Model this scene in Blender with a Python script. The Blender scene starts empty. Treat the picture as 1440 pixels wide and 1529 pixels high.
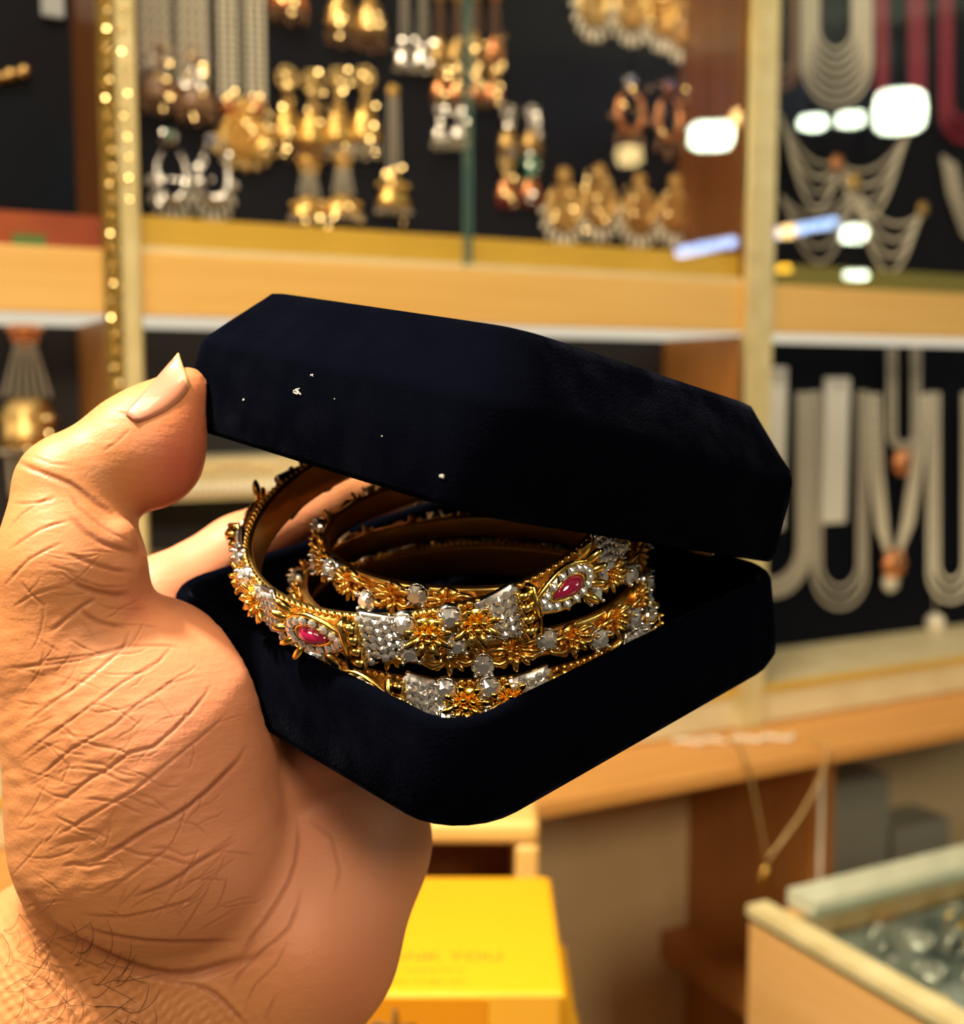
import bpy, math, random
import numpy as np
from mathutils import Vector, Matrix
rnd = random.Random(7)
SC = bpy.context.scene
COL = SC.collection
PI = math.pi
FPX, CX, CY = 1800.0, 720.0, 764.5

# ------------------------------------------------------------------ camera frame
PITCH = math.radians(5.8)
YAW = math.radians(62.3)           # angle of view direction from the showcase line (+x)
EYE = Vector((0, 0, 1.45))
fh = Vector((math.cos(YAW), math.sin(YAW), 0))
FW = fh * math.cos(PITCH) + Vector((0, 0, -math.sin(PITCH)))
RT = Vector((math.sin(YAW), -math.cos(YAW), 0))
DN = FW.cross(RT)
CAM = Matrix(((RT.x, DN.x, FW.x, EYE.x), (RT.y, DN.y, FW.y, EYE.y), (RT.z, DN.z, FW.z, EYE.z), (0, 0, 0, 1)))
CAMI = CAM.inverted()

def ray(x, y):
    return RT * ((x - CX) / FPX) + DN * ((y - CY) / FPX) + FW
def at(x, y, Z):
    return EYE + ray(x, y) * Z
def on_y(x, y, yw):
    d = ray(x, y)
    return EYE + d * (yw / d.y)
def on_z(x, y, zw):
    d = ray(x, y)
    return EYE + d * ((zw - EYE.z) / d.z)
def sc_at(x, yw):                   # metres per photo pixel on a plane y=yw
    d = ray(x, 600)
    return yw / d.y / FPX

# ------------------------------------------------------------------ materials
def mat(name, col, rough=.5, metal=0., **k):
    m = bpy.data.materials.new(name); m.use_nodes = True
    b = m.node_tree.nodes['Principled BSDF']
    b.inputs['Base Color'].default_value = (*col, 1)
    b.inputs['Roughness'].default_value = rough
    b.inputs['Metallic'].default_value = metal
    for a, v in k.items():
        s = a.replace('_', ' ')
        if s in b.inputs: b.inputs[s].default_value = v
    return m
def N(m, t, **k):
    n = m.node_tree.nodes.new(t)
    for a, v in k.items(): setattr(n, a, v)
    return n
def lk(m, a, b): m.node_tree.links.new(a, b)
def noise_tint(m, c1, c2, scale, stretch=(1, 1, 1), bump=0., detail=4., rough_var=False):
    b = m.node_tree.nodes['Principled BSDF']
    tc = N(m, 'ShaderNodeTexCoord'); mp = N(m, 'ShaderNodeMapping'); mp.inputs['Scale'].default_value = stretch
    nz = N(m, 'ShaderNodeTexNoise'); nz.inputs['Scale'].default_value = scale; nz.inputs['Detail'].default_value = detail
    rp = N(m, 'ShaderNodeValToRGB')
    rp.color_ramp.elements[0].position = .3; rp.color_ramp.elements[1].position = .7
    rp.color_ramp.elements[0].color = (*c1, 1); rp.color_ramp.elements[1].color = (*c2, 1)
    lk(m, tc.outputs['Object'], mp.inputs['Vector']); lk(m, mp.outputs['Vector'], nz.inputs['Vector'])
    lk(m, nz.outputs['Fac'], rp.inputs['Fac']); lk(m, rp.outputs['Color'], b.inputs['Base Color'])
    if bump:
        bp = N(m, 'ShaderNodeBump'); bp.inputs['Strength'].default_value = bump; bp.inputs['Distance'].default_value = .001
        lk(m, nz.outputs['Fac'], bp.inputs['Height']); lk(m, bp.outputs['Normal'], b.inputs['Normal'])
    return m

M = {}
M['gold'] = mat('gold', (.98, .66, .17), .2, 1.)
M['gold_dark'] = mat('gold_antique', (.80, .49, .13), .28, 1.)
M['gold_light'] = mat('gold_pale', (.95, .72, .32), .3, 1.)
M['bgold'] = mat('gold_jewellery', (.95, .64, .20), .32, 1.)
M['bgold_dark'] = mat('gold_jewellery_dull', (.72, .48, .18), .35, 1.)
M['silver'] = mat('silver', (.85, .83, .8), .22, 1.)
M['crystal'] = mat('crystal', (.92, .92, .93), .07, .75)
M['crystal'].node_tree.nodes['Principled BSDF'].inputs['Coat Weight'].default_value = .5
M['ruby'] = mat('ruby', (.30, .006, .055), .08, 0., Coat_Weight=1.0, IOR=1.7)
M['pearl'] = mat('pearl', (.88, .83, .68), .25, 0., Coat_Weight=.6)
M['pearl_grey'] = mat('pearl_grey', (.60, .56, .46), .3, 0., Coat_Weight=.5)
M['pearl_brown'] = mat('bead_brown', (.32, .17, .09), .3, 0., Coat_Weight=.5)
M['bead_red'] = mat('bead_red', (.33, .01, .05), .3, 0., Coat_Weight=.4)
M['copper'] = mat('copper', (.9, .4, .18), .28, 1.)
M['enamel_red'] = mat('enamel_red', (.3, .03, .03), .25, 0., Coat_Weight=.6)
M['stone_green'] = mat('stone_green', (.1, .6, .4), .1, .3, Coat_Weight=1.)
M['stone_blue'] = mat('stone_blue', (.2, .3, .7), .1, .3, Coat_Weight=1.)
M['velvet'] = mat('black_velvet', (.0012, .0015, .0036), .95, 0., Specular_IOR_Level=.0)
vb = M['velvet'].node_tree.nodes['Principled BSDF']
vb.inputs['Sheen Weight'].default_value = .05; vb.inputs['Sheen Roughness'].default_value = .35
vb.inputs['Sheen Tint'].default_value = (.5, .55, .9, 1)
mm = M['velvet']
tc = N(mm, 'ShaderNodeTexCoord'); n1 = N(mm, 'ShaderNodeTexNoise'); n1.inputs['Scale'].default_value = 140; n1.inputs['Detail'].default_value = 8
mpv = N(mm, 'ShaderNodeMapRange'); mpv.inputs[1].default_value = .4; mpv.inputs[2].default_value = .75; mpv.inputs[3].default_value = .005; mpv.inputs[4].default_value = .055
lk(mm, tc.outputs['Object'], n1.inputs['Vector']); lk(mm, n1.outputs['Fac'], mpv.inputs[0]); lk(mm, mpv.outputs[0], vb.inputs['Sheen Weight'])
n2 = N(mm, 'ShaderNodeTexNoise'); n2.inputs['Scale'].default_value = 1800
bpv = N(mm, 'ShaderNodeBump'); bpv.inputs['Strength'].default_value = .5; bpv.inputs['Distance'].default_value = .0003
lk(mm, tc.outputs['Object'], n2.inputs['Vector']); lk(mm, n2.outputs['Fac'], bpv.inputs['Height']); lk(mm, bpv.outputs['Normal'], vb.inputs['Normal'])
M['lint'] = mat('lint', (.50, .48, .45), .9)
M['nail'] = mat('nail', (.44, .175, .105), .4, 0., Coat_Weight=.3)
M['nail_tip'] = mat('nail_free_edge', (.55, .36, .17), .42)
M['hair'] = mat('body_hair', (.02, .012, .008), .5)
M['wood'] = noise_tint(mat('beige_laminate', (.8, .45, .14), .4), (.80, .48, .13), (.86, .54, .17), 3, (2, 2, 60), 0)
M['wood_counter'] = noise_tint(mat('orange_wood', (.7, .33, .08), .4), (.66, .30, .07), (.78, .38, .10), 3, (2, 30, 30), 0)
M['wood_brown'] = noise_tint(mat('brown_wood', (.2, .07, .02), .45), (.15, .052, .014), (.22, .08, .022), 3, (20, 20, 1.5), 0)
M['wood_brown_lit'] = noise_tint(mat('brown_wood_lit', (.42, .17, .035), .45), (.38, .15, .03), (.46, .19, .045), 3, (20, 20, 1.5), 0)  # brown wood in a brighter copy, its lit look put into the colour
M['wood_pale'] = noise_tint(mat('pale_wood', (.7, .4, .14), .4), (.66, .38, .12), (.74, .44, .17), 4, (30, 2, 30), 0)
M['panel_navy'] = noise_tint(mat('navy_panel', (.008, .01, .018), .6, 0., Specular_IOR_Level=.06), (.006, .008, .016), (.012, .013, .02), 5)
M['bed'] = noise_tint(mat('bed_cloth', (.1, .11, .1), .7), (.03, .04, .05), (.25, .27, .24), 25)
M['panel_black'] = mat('black_panel', (.004, .005, .010), .6, 0., Specular_IOR_Level=.06)
M['panel_grey'] = mat('grey_panel', (.045, .043, .046), .6, 0., Specular_IOR_Level=.06)
M['panel_blue'] = noise_tint(mat('blue_black_panel', (.01, .02, .04), .4, 0., Specular_IOR_Level=.06), (.008, .002, .003), (.002, .008, .015), 6)
M['white'] = mat('white_laminate', (.85, .83, .76), .4)
M['cream'] = noise_tint(mat('cream_laminate', (.75, .66, .40), .45), (.70, .60, .36), (.8, .72, .46), 30)
M['yellow_ledge'] = noise_tint(mat('yellow_card', (.75, .47, .05), .5), (.80, .50, .06), (.66, .42, .04), 12)
M['olive'] = mat('olive_reflection', (.22, .2, .03), .5)  # tone of yellow reflections on black, put into the colour
M['orange_card'] = noise_tint(mat('printed_cloth', (.7, .12, .02), .6), (.36, .07, .008), (.16, .01, .008), 14)
M['green_card'] = mat('green_card', (.08, .18, .04), .6)
M['post_cream'] = noise_tint(mat('post_cream', (.66, .56, .28), .35), (.62, .52, .25), (.74, .65, .36), 60)
M['glitter'] = mat('gold_glitter', (.42, .30, .08), .3, .8)
gm = M['glitter']; gb = gm.node_tree.nodes['Principled BSDF']
tcg = N(gm, 'ShaderNodeTexCoord'); vg = N(gm, 'ShaderNodeTexVoronoi'); vg.inputs['Scale'].default_value = 700
bg = N(gm, 'ShaderNodeBump'); bg.inputs['Strength'].default_value = 1.; bg.inputs['Distance'].default_value = .002
lk(gm, tcg.outputs['Object'], vg.inputs['Vector']); lk(gm, vg.outputs['Distance'], bg.inputs['Height']); lk(gm, bg.outputs['Normal'], gb.inputs['Normal'])
M['wall'] = noise_tint(mat('wall_paint', (.42, .33, .2), .8), (.40, .31, .18), (.45, .35, .22), 3)
M['recess'] = noise_tint(mat('recess_paint', (.6, .46, .25), .8), (.66, .5, .28), (.72, .55, .32), 3)
M['floor'] = noise_tint(mat('floor_tile', (.35, .28, .2), .4), (.32, .25, .18), (.38, .3, .22), 2)
M['ceil'] = mat('ceiling_paint', (.7, .66, .58), .8)
M['grey_box'] = mat('grey_card', (.34, .34, .28), .7)
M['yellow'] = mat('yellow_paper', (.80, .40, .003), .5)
M['yellow_shaded'] = mat('shaded_yellow_paper', (.70, .27, .004), .5)  # yellow paper darkened, the shade of the front put into the colour
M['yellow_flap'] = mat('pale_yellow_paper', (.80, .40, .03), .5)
M['print'] = mat('brown_print', (.42, .20, .01), .6)
M['ink'] = mat('dark_ink', (.10, .05, .01), .6)
M['plastic'] = mat('clear_clip', (.35, .38, .4), .2)
M['dark_metal'] = mat('lamp_housing', (.05, .05, .05), .4, .5)
M['edge_green'] = mat('glass_edge', (.10, .22, .20), .1, 0., Coat_Weight=1.)
M['trim_green'] = mat('dark_green_edge', (.02, .08, .05), .2)
M['glass_rail'] = mat('glass_rim', (.62, .66, .50), .15, 0., Coat_Weight=1.)
def glass_mat(name, refl, tint=(1, 1, 1)):
    m = bpy.data.materials.new(name); m.use_nodes = True
    t = m.node_tree; t.nodes.clear()
    o = t.nodes.new('ShaderNodeOutputMaterial'); mx = t.nodes.new('ShaderNodeMixShader')
    tr = t.nodes.new('ShaderNodeBsdfTransparent'); tr.inputs[0].default_value = (*tint, 1)
    gl = t.nodes.new('ShaderNodeBsdfGlossy'); gl.inputs['Roughness'].default_value = .0
    mx.inputs[0].default_value = refl
    t.links.new(tr.outputs[0], mx.inputs[1]); t.links.new(gl.outputs[0], mx.inputs[2]); t.links.new(mx.outputs[0], o.inputs[0])
    return m
M['glass'] = glass_mat('pane_glass', .045)
M['glass_top'] = glass_mat('table_glass', .12, (.93, .97, .94))
def emit(name, col, s):
    m = bpy.data.materials.new(name); m.use_nodes = True
    t = m.node_tree; t.nodes.clear()
    o = t.nodes.new('ShaderNodeOutputMaterial'); e = t.nodes.new('ShaderNodeEmission')
    e.inputs[0].default_value = (*col, 1); e.inputs[1].default_value = s
    t.links.new(e.outputs[0], o.inputs[0]); return m
M['led'] = emit('led_strip', (1.0, .88, .66), .75)
M['lamp_white'] = emit('lamp_white', (.85, 1.0, .72), 60)
M['lamp_warm'] = emit('lamp_warm', (1.0, .62, .22), 48)
M['lamp_amber'] = emit('lamp_amber', (1.0, .5, .03), 40)
M['lamp_cream'] = emit('lamp_cream', (1.0, .72, .3), 16)
M['lamp_blue'] = emit('lamp_blue', (.42, .62, 1.0), 26)

# ------------------------------------------------------------------ mesh builder
class MB:
    def __init__(s): s.v = []; s.f = []; s.n = 0; s.flat = False
    def add(s, V, F, mx=None):
        V = np.asarray(V, float).reshape(-1, 3)
        if mx is not None:
            A = np.array(mx); V = V @ A[:3, :3].T + A[:3, 3]
        s.v.append(V); o = s.n
        s.f += [[i + o for i in f] for f in F]; s.n += len(V); return s
    def box(s, a, b, mx=None):
        x0, y0, z0 = a; x1, y1, z1 = b
        V = [(x0, y0, z0), (x1, y0, z0), (x1, y1, z0), (x0, y1, z0), (x0, y0, z1), (x1, y0, z1), (x1, y1, z1), (x0, y1, z1)]
        return s.add(V, [(3, 2, 1, 0), (4, 5, 6, 7), (0, 1, 5, 4), (1, 2, 6, 5), (2, 3, 7, 6), (3, 0, 4, 7)], mx)
    def sphere(s, c, r, nu=10, nv=6, mx=None):
        r = (r, r, r) if not hasattr(r, '__len__') else r
        V = [(c[0], c[1], c[2] + r[2])]
        for j in range(1, nv):
            t = PI * j / nv
            for i in range(nu):
                p = 2 * PI * i / nu
                V.append((c[0] + r[0] * math.sin(t) * math.cos(p), c[1] + r[1] * math.sin(t) * math.sin(p), c[2] + r[2] * math.cos(t)))
        V.append((c[0], c[1], c[2] - r[2])); F = []
        for i in range(nu): F.append((0, 1 + i, 1 + (i + 1) % nu))
        for j in range(nv - 2):
            a = 1 + j * nu
            for i in range(nu): F.append((a + i, a + nu + i, a + nu + (i + 1) % nu, a + (i + 1) % nu))
        a = 1 + (nv - 2) * nu; e = len(V) - 1
        for i in range(nu): F.append((a + i, e, a + (i + 1) % nu))
        return s.add(V, F, mx)
    def lathe(s, prof, n=16, mx=None, cap=True):
        V = []; F = []
        for r, z in prof:
            for i in range(n):
                p = 2 * PI * i / n; V.append((r * math.cos(p), r * math.sin(p), z))
        for j in range(len(prof) - 1):
            for i in range(n):
                a = j * n + i; b = j * n + (i + 1) % n
                F.append((a, b, b + n, a + n))
        if cap:
            F.append(tuple(range(n - 1, -1, -1))); F.append(tuple((len(prof) - 1) * n + i for i in range(n)))
        return s.add(V, F, mx)
    def tube(s, pts, rad, n=6, closed=False, mx=None):
        P = [Vector(p) for p in pts]; m = len(P)
        R = rad if hasattr(rad, '__len__') else [rad] * m
        V = []; F = []; up = None
        for k in range(m):
            if closed: t = P[(k + 1) % m] - P[k - 1]
            else: t = P[min(k + 1, m - 1)] - P[max(k - 1, 0)]
            t.normalize()
            if up is None: up = Vector((0, 0, 1)) if abs(t.z) < .9 else Vector((1, 0, 0))
            u = up - t * up.dot(t)
            if u.length < 1e-6: u = t.orthogonal()
            u.normalize(); up = u; w = t.cross(u)
            for i in range(n):
                a = 2 * PI * i / n; V.append(P[k] + (u * math.cos(a) + w * math.sin(a)) * R[k])
        for k in range(m if closed else m - 1):
            for i in range(n):
                a = k * n + i; b = k * n + (i + 1) % n; c = ((k + 1) % m) * n
                F.append((a, b, c + (i + 1) % n, c + i))
        if not closed:
            F.append(tuple(range(n - 1, -1, -1))); F.append(tuple((m - 1) * n + i for i in range(n)))
        return s.add([tuple(v) for v in V], F, mx)
    def beads(s, pts, r, n=6, step=None):
        """string of beads along a polyline: a tube whose radius swells and narrows bead by bead"""
        P = [Vector(p) for p in pts]; L = [0]
        for a, b in zip(P, P[1:]): L.append(L[-1] + (b - a).length)
        cnt = max(2, int(L[-1] / (step or 2 * r))); out = []; R = []; j = 0
        for k in range(cnt * 4 + 1):
            d = L[-1] * k / (cnt * 4)
            while j < len(L) - 2 and L[j + 1] < d: j += 1
            q = (d - L[j]) / max(L[j + 1] - L[j], 1e-9); out.append(P[j].lerp(P[j + 1], q))
            R.append(r * (.35 + .65 * abs(math.sin(PI * k / 4)) ** .6))
        return s.tube(out, R, n)
    def mesh(s, name, material, smooth=True):
        me = bpy.data.meshes.new(name)
        V = np.concatenate(s.v) if s.v else np.zeros((0, 3))
        me.from_pydata(V.tolist(), [], s.f); me.materials.append(material)
        if smooth: me.polygons.foreach_set('use_smooth', [True] * len(me.polygons))
        me.update(); return me
    def build(s, name, material, parent=None, smooth=True, mx=None):
        o = bpy.data.objects.new(name, s.mesh(name, material, smooth)); COL.objects.link(o)
        if parent is not None: o.parent = parent
        if mx is not None: o.matrix_basis = mx
        return o
def link(name, me, parent=None, mx=None):
    o = bpy.data.objects.new(name, me); COL.objects.link(o)
    if parent is not None: o.parent = parent
    if mx is not None: o.matrix_basis = mx
    return o
def tag(o, label=None, cat=None, group=None, kind=None):
    if label: o['label'] = label
    if cat: o['category'] = cat
    if group: o['group'] = group
    if kind: o['kind'] = kind
    return o
def thing(name, label, cat, loc=(0, 0, 0), group=None, mx=None):
    o = bpy.data.objects.new(name, None); o.empty_display_size = .01; COL.objects.link(o)
    if mx is not None: o.matrix_basis = mx
    else: o.location = loc
    return tag(o, label, cat, group)
def bevel(o, w, seg=2):
    m = o.modifiers.new('bevel', 'BEVEL'); m.width = w; m.segments = seg; m.limit_method = 'ANGLE'
    return o
def recalc(o):
    import bmesh
    bm = bmesh.new(); bm.from_mesh(o.data); bmesh.ops.recalc_face_normals(bm, faces=bm.faces); bm.to_mesh(o.data); bm.free(); return o

# ------------------------------------------------------------------ the jewellery box
BR = Matrix(((0.68642075, 0.72630449, -0.03617112), (0.20922151, -0.24488015, -0.94671013), (-0.69645741, 0.6422737, -0.32004934))).to_4x4()
BT = Vector((-0.0660696606, 0.0148886703, 0.244716009))
BOX = CAM @ Matrix.Translation(BT) @ BR          # box frame -> world
A_, B_, H_, TH = .090, .0908, .0193, .36736
LW, LC, LI, RR = .01746, .0119, .0095, .0097
TAP = -.0019
def rrect(inset, z, r, n=7, a=A_, b=B_):
    x0, x1, y0, y1 = inset, a - inset, inset, b - inset; out = []
    r = max(r, .001)
    for px, py, a0 in ((x1 - r, y0 + r, -90), (x1 - r, y1 - r, 0), (x0 + r, y1 - r, 90), (x0 + r, y0 + r, 180)):
        for k in range(n + 1):
            t = math.radians(a0 + 90 * k / n); out.append((px + r * math.cos(t), py + r * math.sin(t), z))
    return out
def loft(loops, cap0=True, cap1=True):
    mb = MB(); n = len(loops[0]); V = [p for l in loops for p in l]; F = []
    for j in range(len(loops) - 1):
        for i in range(n):
            a = j * n + i; b = j * n + (i + 1) % n; F.append((a, b, b + n, a + n))
    if cap0: F.append(tuple(range(n - 1, -1, -1)))
    if cap1: F.append(tuple((len(loops) - 1) * n + i for i in range(n)))
    return mb.add(V, F)
box = thing('jewelry_box', 'black velvet bangle box held half open in the hand', 'jewelry box', mx=BOX)
wt = .0032
def tp(z): return TAP * (-z / H_)
tray_loops = [rrect(tp(-H_) + .0032, -H_, RR + .002), rrect(tp(-H_) + .001, -H_ + .0008, RR + .003), rrect(tp(-H_), -H_ + .003, RR + .003),
              rrect(tp(-.01), -.010, RR + .001), rrect(0, -.0016, RR), rrect(.0005, -.0005, RR), rrect(.0014, 0, RR - .001),
              rrect(wt - .0010, -.0002, RR - .003), rrect(wt, -.0012, RR - .0032), rrect(wt, -H_ + .0032, RR - .0032), rrect(wt + .001, -H_ + .0024, RR - .004)]
tray = recalc(loft(tray_loops).build('tray', M['velvet'], box))
lid_mx = Matrix.Translation((0, B_, .0006)) @ Matrix.Rotation(-TH, 4, 'X') @ Matrix.Translation((0, -B_, 0))
lw = .003
lid_loops = [rrect(lw + .0008, LW + LC - .003 - .0006, .006), rrect(lw + LI * .8, LW + LC - .003, .004)][::-1]
lid_loops = [rrect(lw + LI * .85, LW + LC - .0030, .005), rrect(lw, LW - .001, RR - .003), rrect(lw, .0012, RR - .003), rrect(.0022, .0001, RR - .002), rrect(.0009, .0001, RR - .001),
             rrect(0, .0012, RR), rrect(0, LW - .0015, RR), rrect(.0002, LW - .0004, RR), rrect(.001, LW + .0009, RR - .0005),
             rrect(LI - .0012, LW + LC - .0015, RR - .003), rrect(LI - .0002, LW + LC - .0004, RR - .004), rrect(LI + .0012, LW + LC, RR - .0045)]
lid = recalc(loft(lid_loops).build('lid', M['velvet'], box, mx=lid_mx))
for x in (.024, .066):
    MB().tube([(x - .007, B_ - .0026, -.0004), (x + .007, B_ - .0026, -.0004)], .0011, 8).build('hinge', M['gold_dark'], box)
# tufts of lint caught on the lid front (front wall is y=0, chamfer above)
for (x, y, z, s) in ((.0415, -.0001, .0118, 1.1), (.0445, -.0001, .0150, .4), (.0815, -.0001, .0045, .5), (.026, -.0001, .008, .3), (.052, -.0001, .012, .14), (.066, -.0001, .008, .15)):
    lb = MB()
    for k in range(7):
        q = [Vector((x, y - .0001, z)) + Vector((rnd.uniform(-1, 1), 0, rnd.uniform(-.5, .5))) * .0011 * s for _ in range(3)]
        lb.tube(q, .00011 * (s + .3), 4)
    tag(lb.build('lint_fleck', M['lint'], lid), 'pale lint fleck')

# ------------------------------------------------------------------ bangles
def gem_mesh(r, name, m):
    mb = MB(); n = 8; V = []; F = []
    for rr, z in ((r * .5, r * .62), (r, r * .12), (r * .72, -r * .5)):
        for i in range(n):
            a = 2 * PI * (i + (.5 if rr == r else 0)) / n; V.append((rr * math.cos(a), rr * math.sin(a), z))
    for j in range(2):
        for i in range(n):
            a = j * n + i; b = j * n + (i + 1) % n
            F += [(a + n, b + n, b), (a + n, b, a)]
    F.append(tuple(range(n))); F.append(tuple(2 * n + i for i in range(n - 1, -1, -1)))
    mb.add(V, F); return mb.mesh(name, m, False)
def claw_setting(r, name='stone_setting'):
    mb = MB()
    mb.lathe([(r * 1.0, -r * .75), (r * 1.08, -r * .2), (r * .98, -r * .1), (r * .9, -r * .7)], 12, cap=False)
    for k in range(4):
        a = PI / 4 + k * PI / 2
        mb.sphere((r * 1.0 * math.cos(a), r * 1.0 * math.sin(a), r * .35), (r * .22, r * .22, r * .4), 6, 4)
    return mb
def flower_mesh(R, name='flower'):
    mb = MB()
    for layer, (n, rr, lift, ln) in enumerate(((8, .55, .22, .46), (6, .28, .62, .34))):
        for k in range(n):
            a = 2 * PI * (k + .5 * layer) / n
            mx = Matrix.Rotation(a, 4, 'Z') @ Matrix.Translation((R * rr, 0, R * (.1 + lift * .4))) @ Matrix.Rotation(-.45 - .5 * layer, 4, 'Y')
            mb.sphere((0, 0, 0), (R * ln, R * .17, R * .12), 8, 5, mx)
    mb.sphere((0, 0, R * .42), R * .17, 8, 5)
    mb.lathe([(R * .75, -R * .1), (R * .7, R * .08), (R * .3, R * .16)], 14)
    return mb
G_small = gem_mesh(.00088, 'pave_crystal', M['crystal'])
G_mid = gem_mesh(.0020, 'crystal', M['crystal'])
S_mid = claw_setting(.0020).mesh('stone_setting', M['silver'])
FL_thin = flower_mesh(.0037).mesh('flower', M['gold_dark'])
FL_big = flower_mesh(.0046).mesh('flower', M['gold'])
# curled gold leaf that runs between motifs on the thin bangles
def leaf_mb():
    mb = MB()
    P = [(-.0028, 0, .0002), (-.0016, .0010, .0011), (0, .0015, .0014), (.0016, .0010, .0011), (.0028, 0, .0002)]
    mb.tube(P, [.0002, .0005, .0006, .0005, .0002], 6)
    mb.tube([(x, -y, z) for x, y, z in P], [.0002, .0005, .0006, .0005, .0002], 6)
    return mb
LEAF = leaf_mb().mesh('leaf', M['gold_dark'])
def ruby_parts():
    r = MB(); V = []; n = 20
    prof = [(0, 1.0), (.45, .86), (.8, .5), (1.0, .12), (.96, -.25)]
    F = []
    def shp(t):                         # teardrop outline
        c = math.cos(t); s = math.sin(t); w = 1.0 - .42 * max(c, 0) ** 1.5
        return (.0030 * c * (1.28 if c > 0 else 1.0), .00185 * s * w)
    V.append((0, 0, .0018))
    for q, z in prof[1:]:
        for i in range(n):
            x, y = shp(2 * PI * i / n); V.append((x * q, y * q, .0018 * z))
    for i in range(n): F.append((0, 1 + i, 1 + (i + 1) % n))
    for j in range(len(prof) - 2):
        for i in range(n):
            a = 1 + j * n + i; b = 1 + j * n + (i + 1) % n; F.append((a, a + n, b + n, b))
    r.add(V, F)
    bz = MB(); bz.tube([(*[1.13 * c for c in shp(2 * PI * i / 24)], .0001) for i in range(24)], .00035, 6, True)
    fr = MB(); fr.tube([(*[2.02 * c for c in shp(2 * PI * i / 24)], -.0004) for i in range(24)], .00055, 6, True)
    pl = MB(); P = [(*[1.95 * c for c in shp(2 * PI * i / 24)], -.0004) for i in range(24)]
    P2 = [(x, y, -.0012) for x, y, z in P]
    pl.add(P + P2, [tuple(range(24)), tuple(range(47, 23, -1))] + [(i, i + 24, (i + 1) % 24 + 24, (i + 1) % 24) for i in range(24)])
    halo = [(*[1.58 * c for c in shp(2 * PI * (i + .5) / 16)], .0003) for i in range(16)]
    leaf = MB()
    for k in range(5):
        a = PI + (k - 2) * .42
        mx = Matrix.Rotation(a, 4, 'Z') @ Matrix.Translation((.0068, 0, .0001)) @ Matrix.Rotation(-.25, 4, 'Y')
        leaf.sphere((0, 0, 0), (.0021, .00085, .0008), 8, 6, mx)
    bar = MB()
    for k in range(4): bar.box((.0080, -.0044 + k * .0024, -.0010), (.0104, -.0028 + k * .0024, .0008))
    bar.box((.0074, -.0048, -.0012), (.0082, .0048, .0010))
    return r, bz, fr, pl, halo, leaf, bar
RUBY = ruby_parts()
RM = [RUBY[0].mesh('ruby', M['ruby']), RUBY[1].mesh('bezel', M['gold']), RUBY[2].mesh('frame', M['gold']), RUBY[3].mesh('backing_plate', M['silver']),
      RUBY[5].mesh('leaf_fan', M['gold']), RUBY[6].mesh('bar_link', M['gold'])]

def ring_frame(c, n):
    n = Vector(n).normalized(); u = Vector((0, 1, 0)).cross(n).normalized(); v = n.cross(u)
    c = Vector(c) * .001
    return Matrix(((u.x, v.x, n.x, c.x), (u.y, v.y, n.y, c.y), (u.z, v.z, n.z, c.z), (0, 0, 0, 1)))
def band(parent, R, w, t, m):
    w *= 1.45
    prof = [(R - t, -w / 2 + .0006), (R - t * .9, -w / 2), (R, -w / 2), (R + .0003, -w / 2 + .0005), (R + .0003, w / 2 - .0005), (R, w / 2), (R - t * .9, w / 2), (R - t, w / 2 - .0006), (R - t, -w / 2 + .0006)]
    return recalc(MB().lathe(prof, 96, cap=False).build('band', m, parent))
def local(R, deg, axial=0., lift=0., spin=0.):
    """frame on the outer face of a bangle: local x along the band, y across it, z outward"""
    a = math.radians(deg)
    er = Vector((math.cos(a), math.sin(a), 0)); et = Vector((-math.sin(a), math.cos(a), 0)); ax = Vector((0, 0, 1))
    p = er * (R + lift) + ax * axial
    # x=tangent, y=axis, z=outward  (right-handed: t x a = er)
    m = Matrix(((et.x, ax.x, er.x, p.x), (et.y, ax.y, er.y, p.y), (et.z, ax.z, er.z, p.z), (0, 0, 0, 1)))
    return m @ Matrix.Rotation(spin, 4, 'Z') if spin else m
def thin_bangle(c, n, R, label, off=0.):
    root = thing('bangle', label, 'bangle', mx=BOX @ ring_frame(c, n), group='gold bangles stacked in the velvet box')
    band(root, R, .0034, .0011, M['gold_dark'])
    cnt = 19
    for k in range(cnt):
        a = off + 360 / cnt * k
        link('flower', FL_thin, root, local(R, a, 0, .0006))
        link('leaf', LEAF, root, local(R, a + 90 / cnt, .0003, .0004))
        link('leaf', LEAF, root, local(R, a + 270 / cnt, -.0003, .0004))
        mx = local(R, a + 180 / cnt, .0014 if k % 2 else -.0017, .0018)
        s = link('stone_setting', S_mid, root, mx); link('crystal', G_mid, s)
    return root
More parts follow.
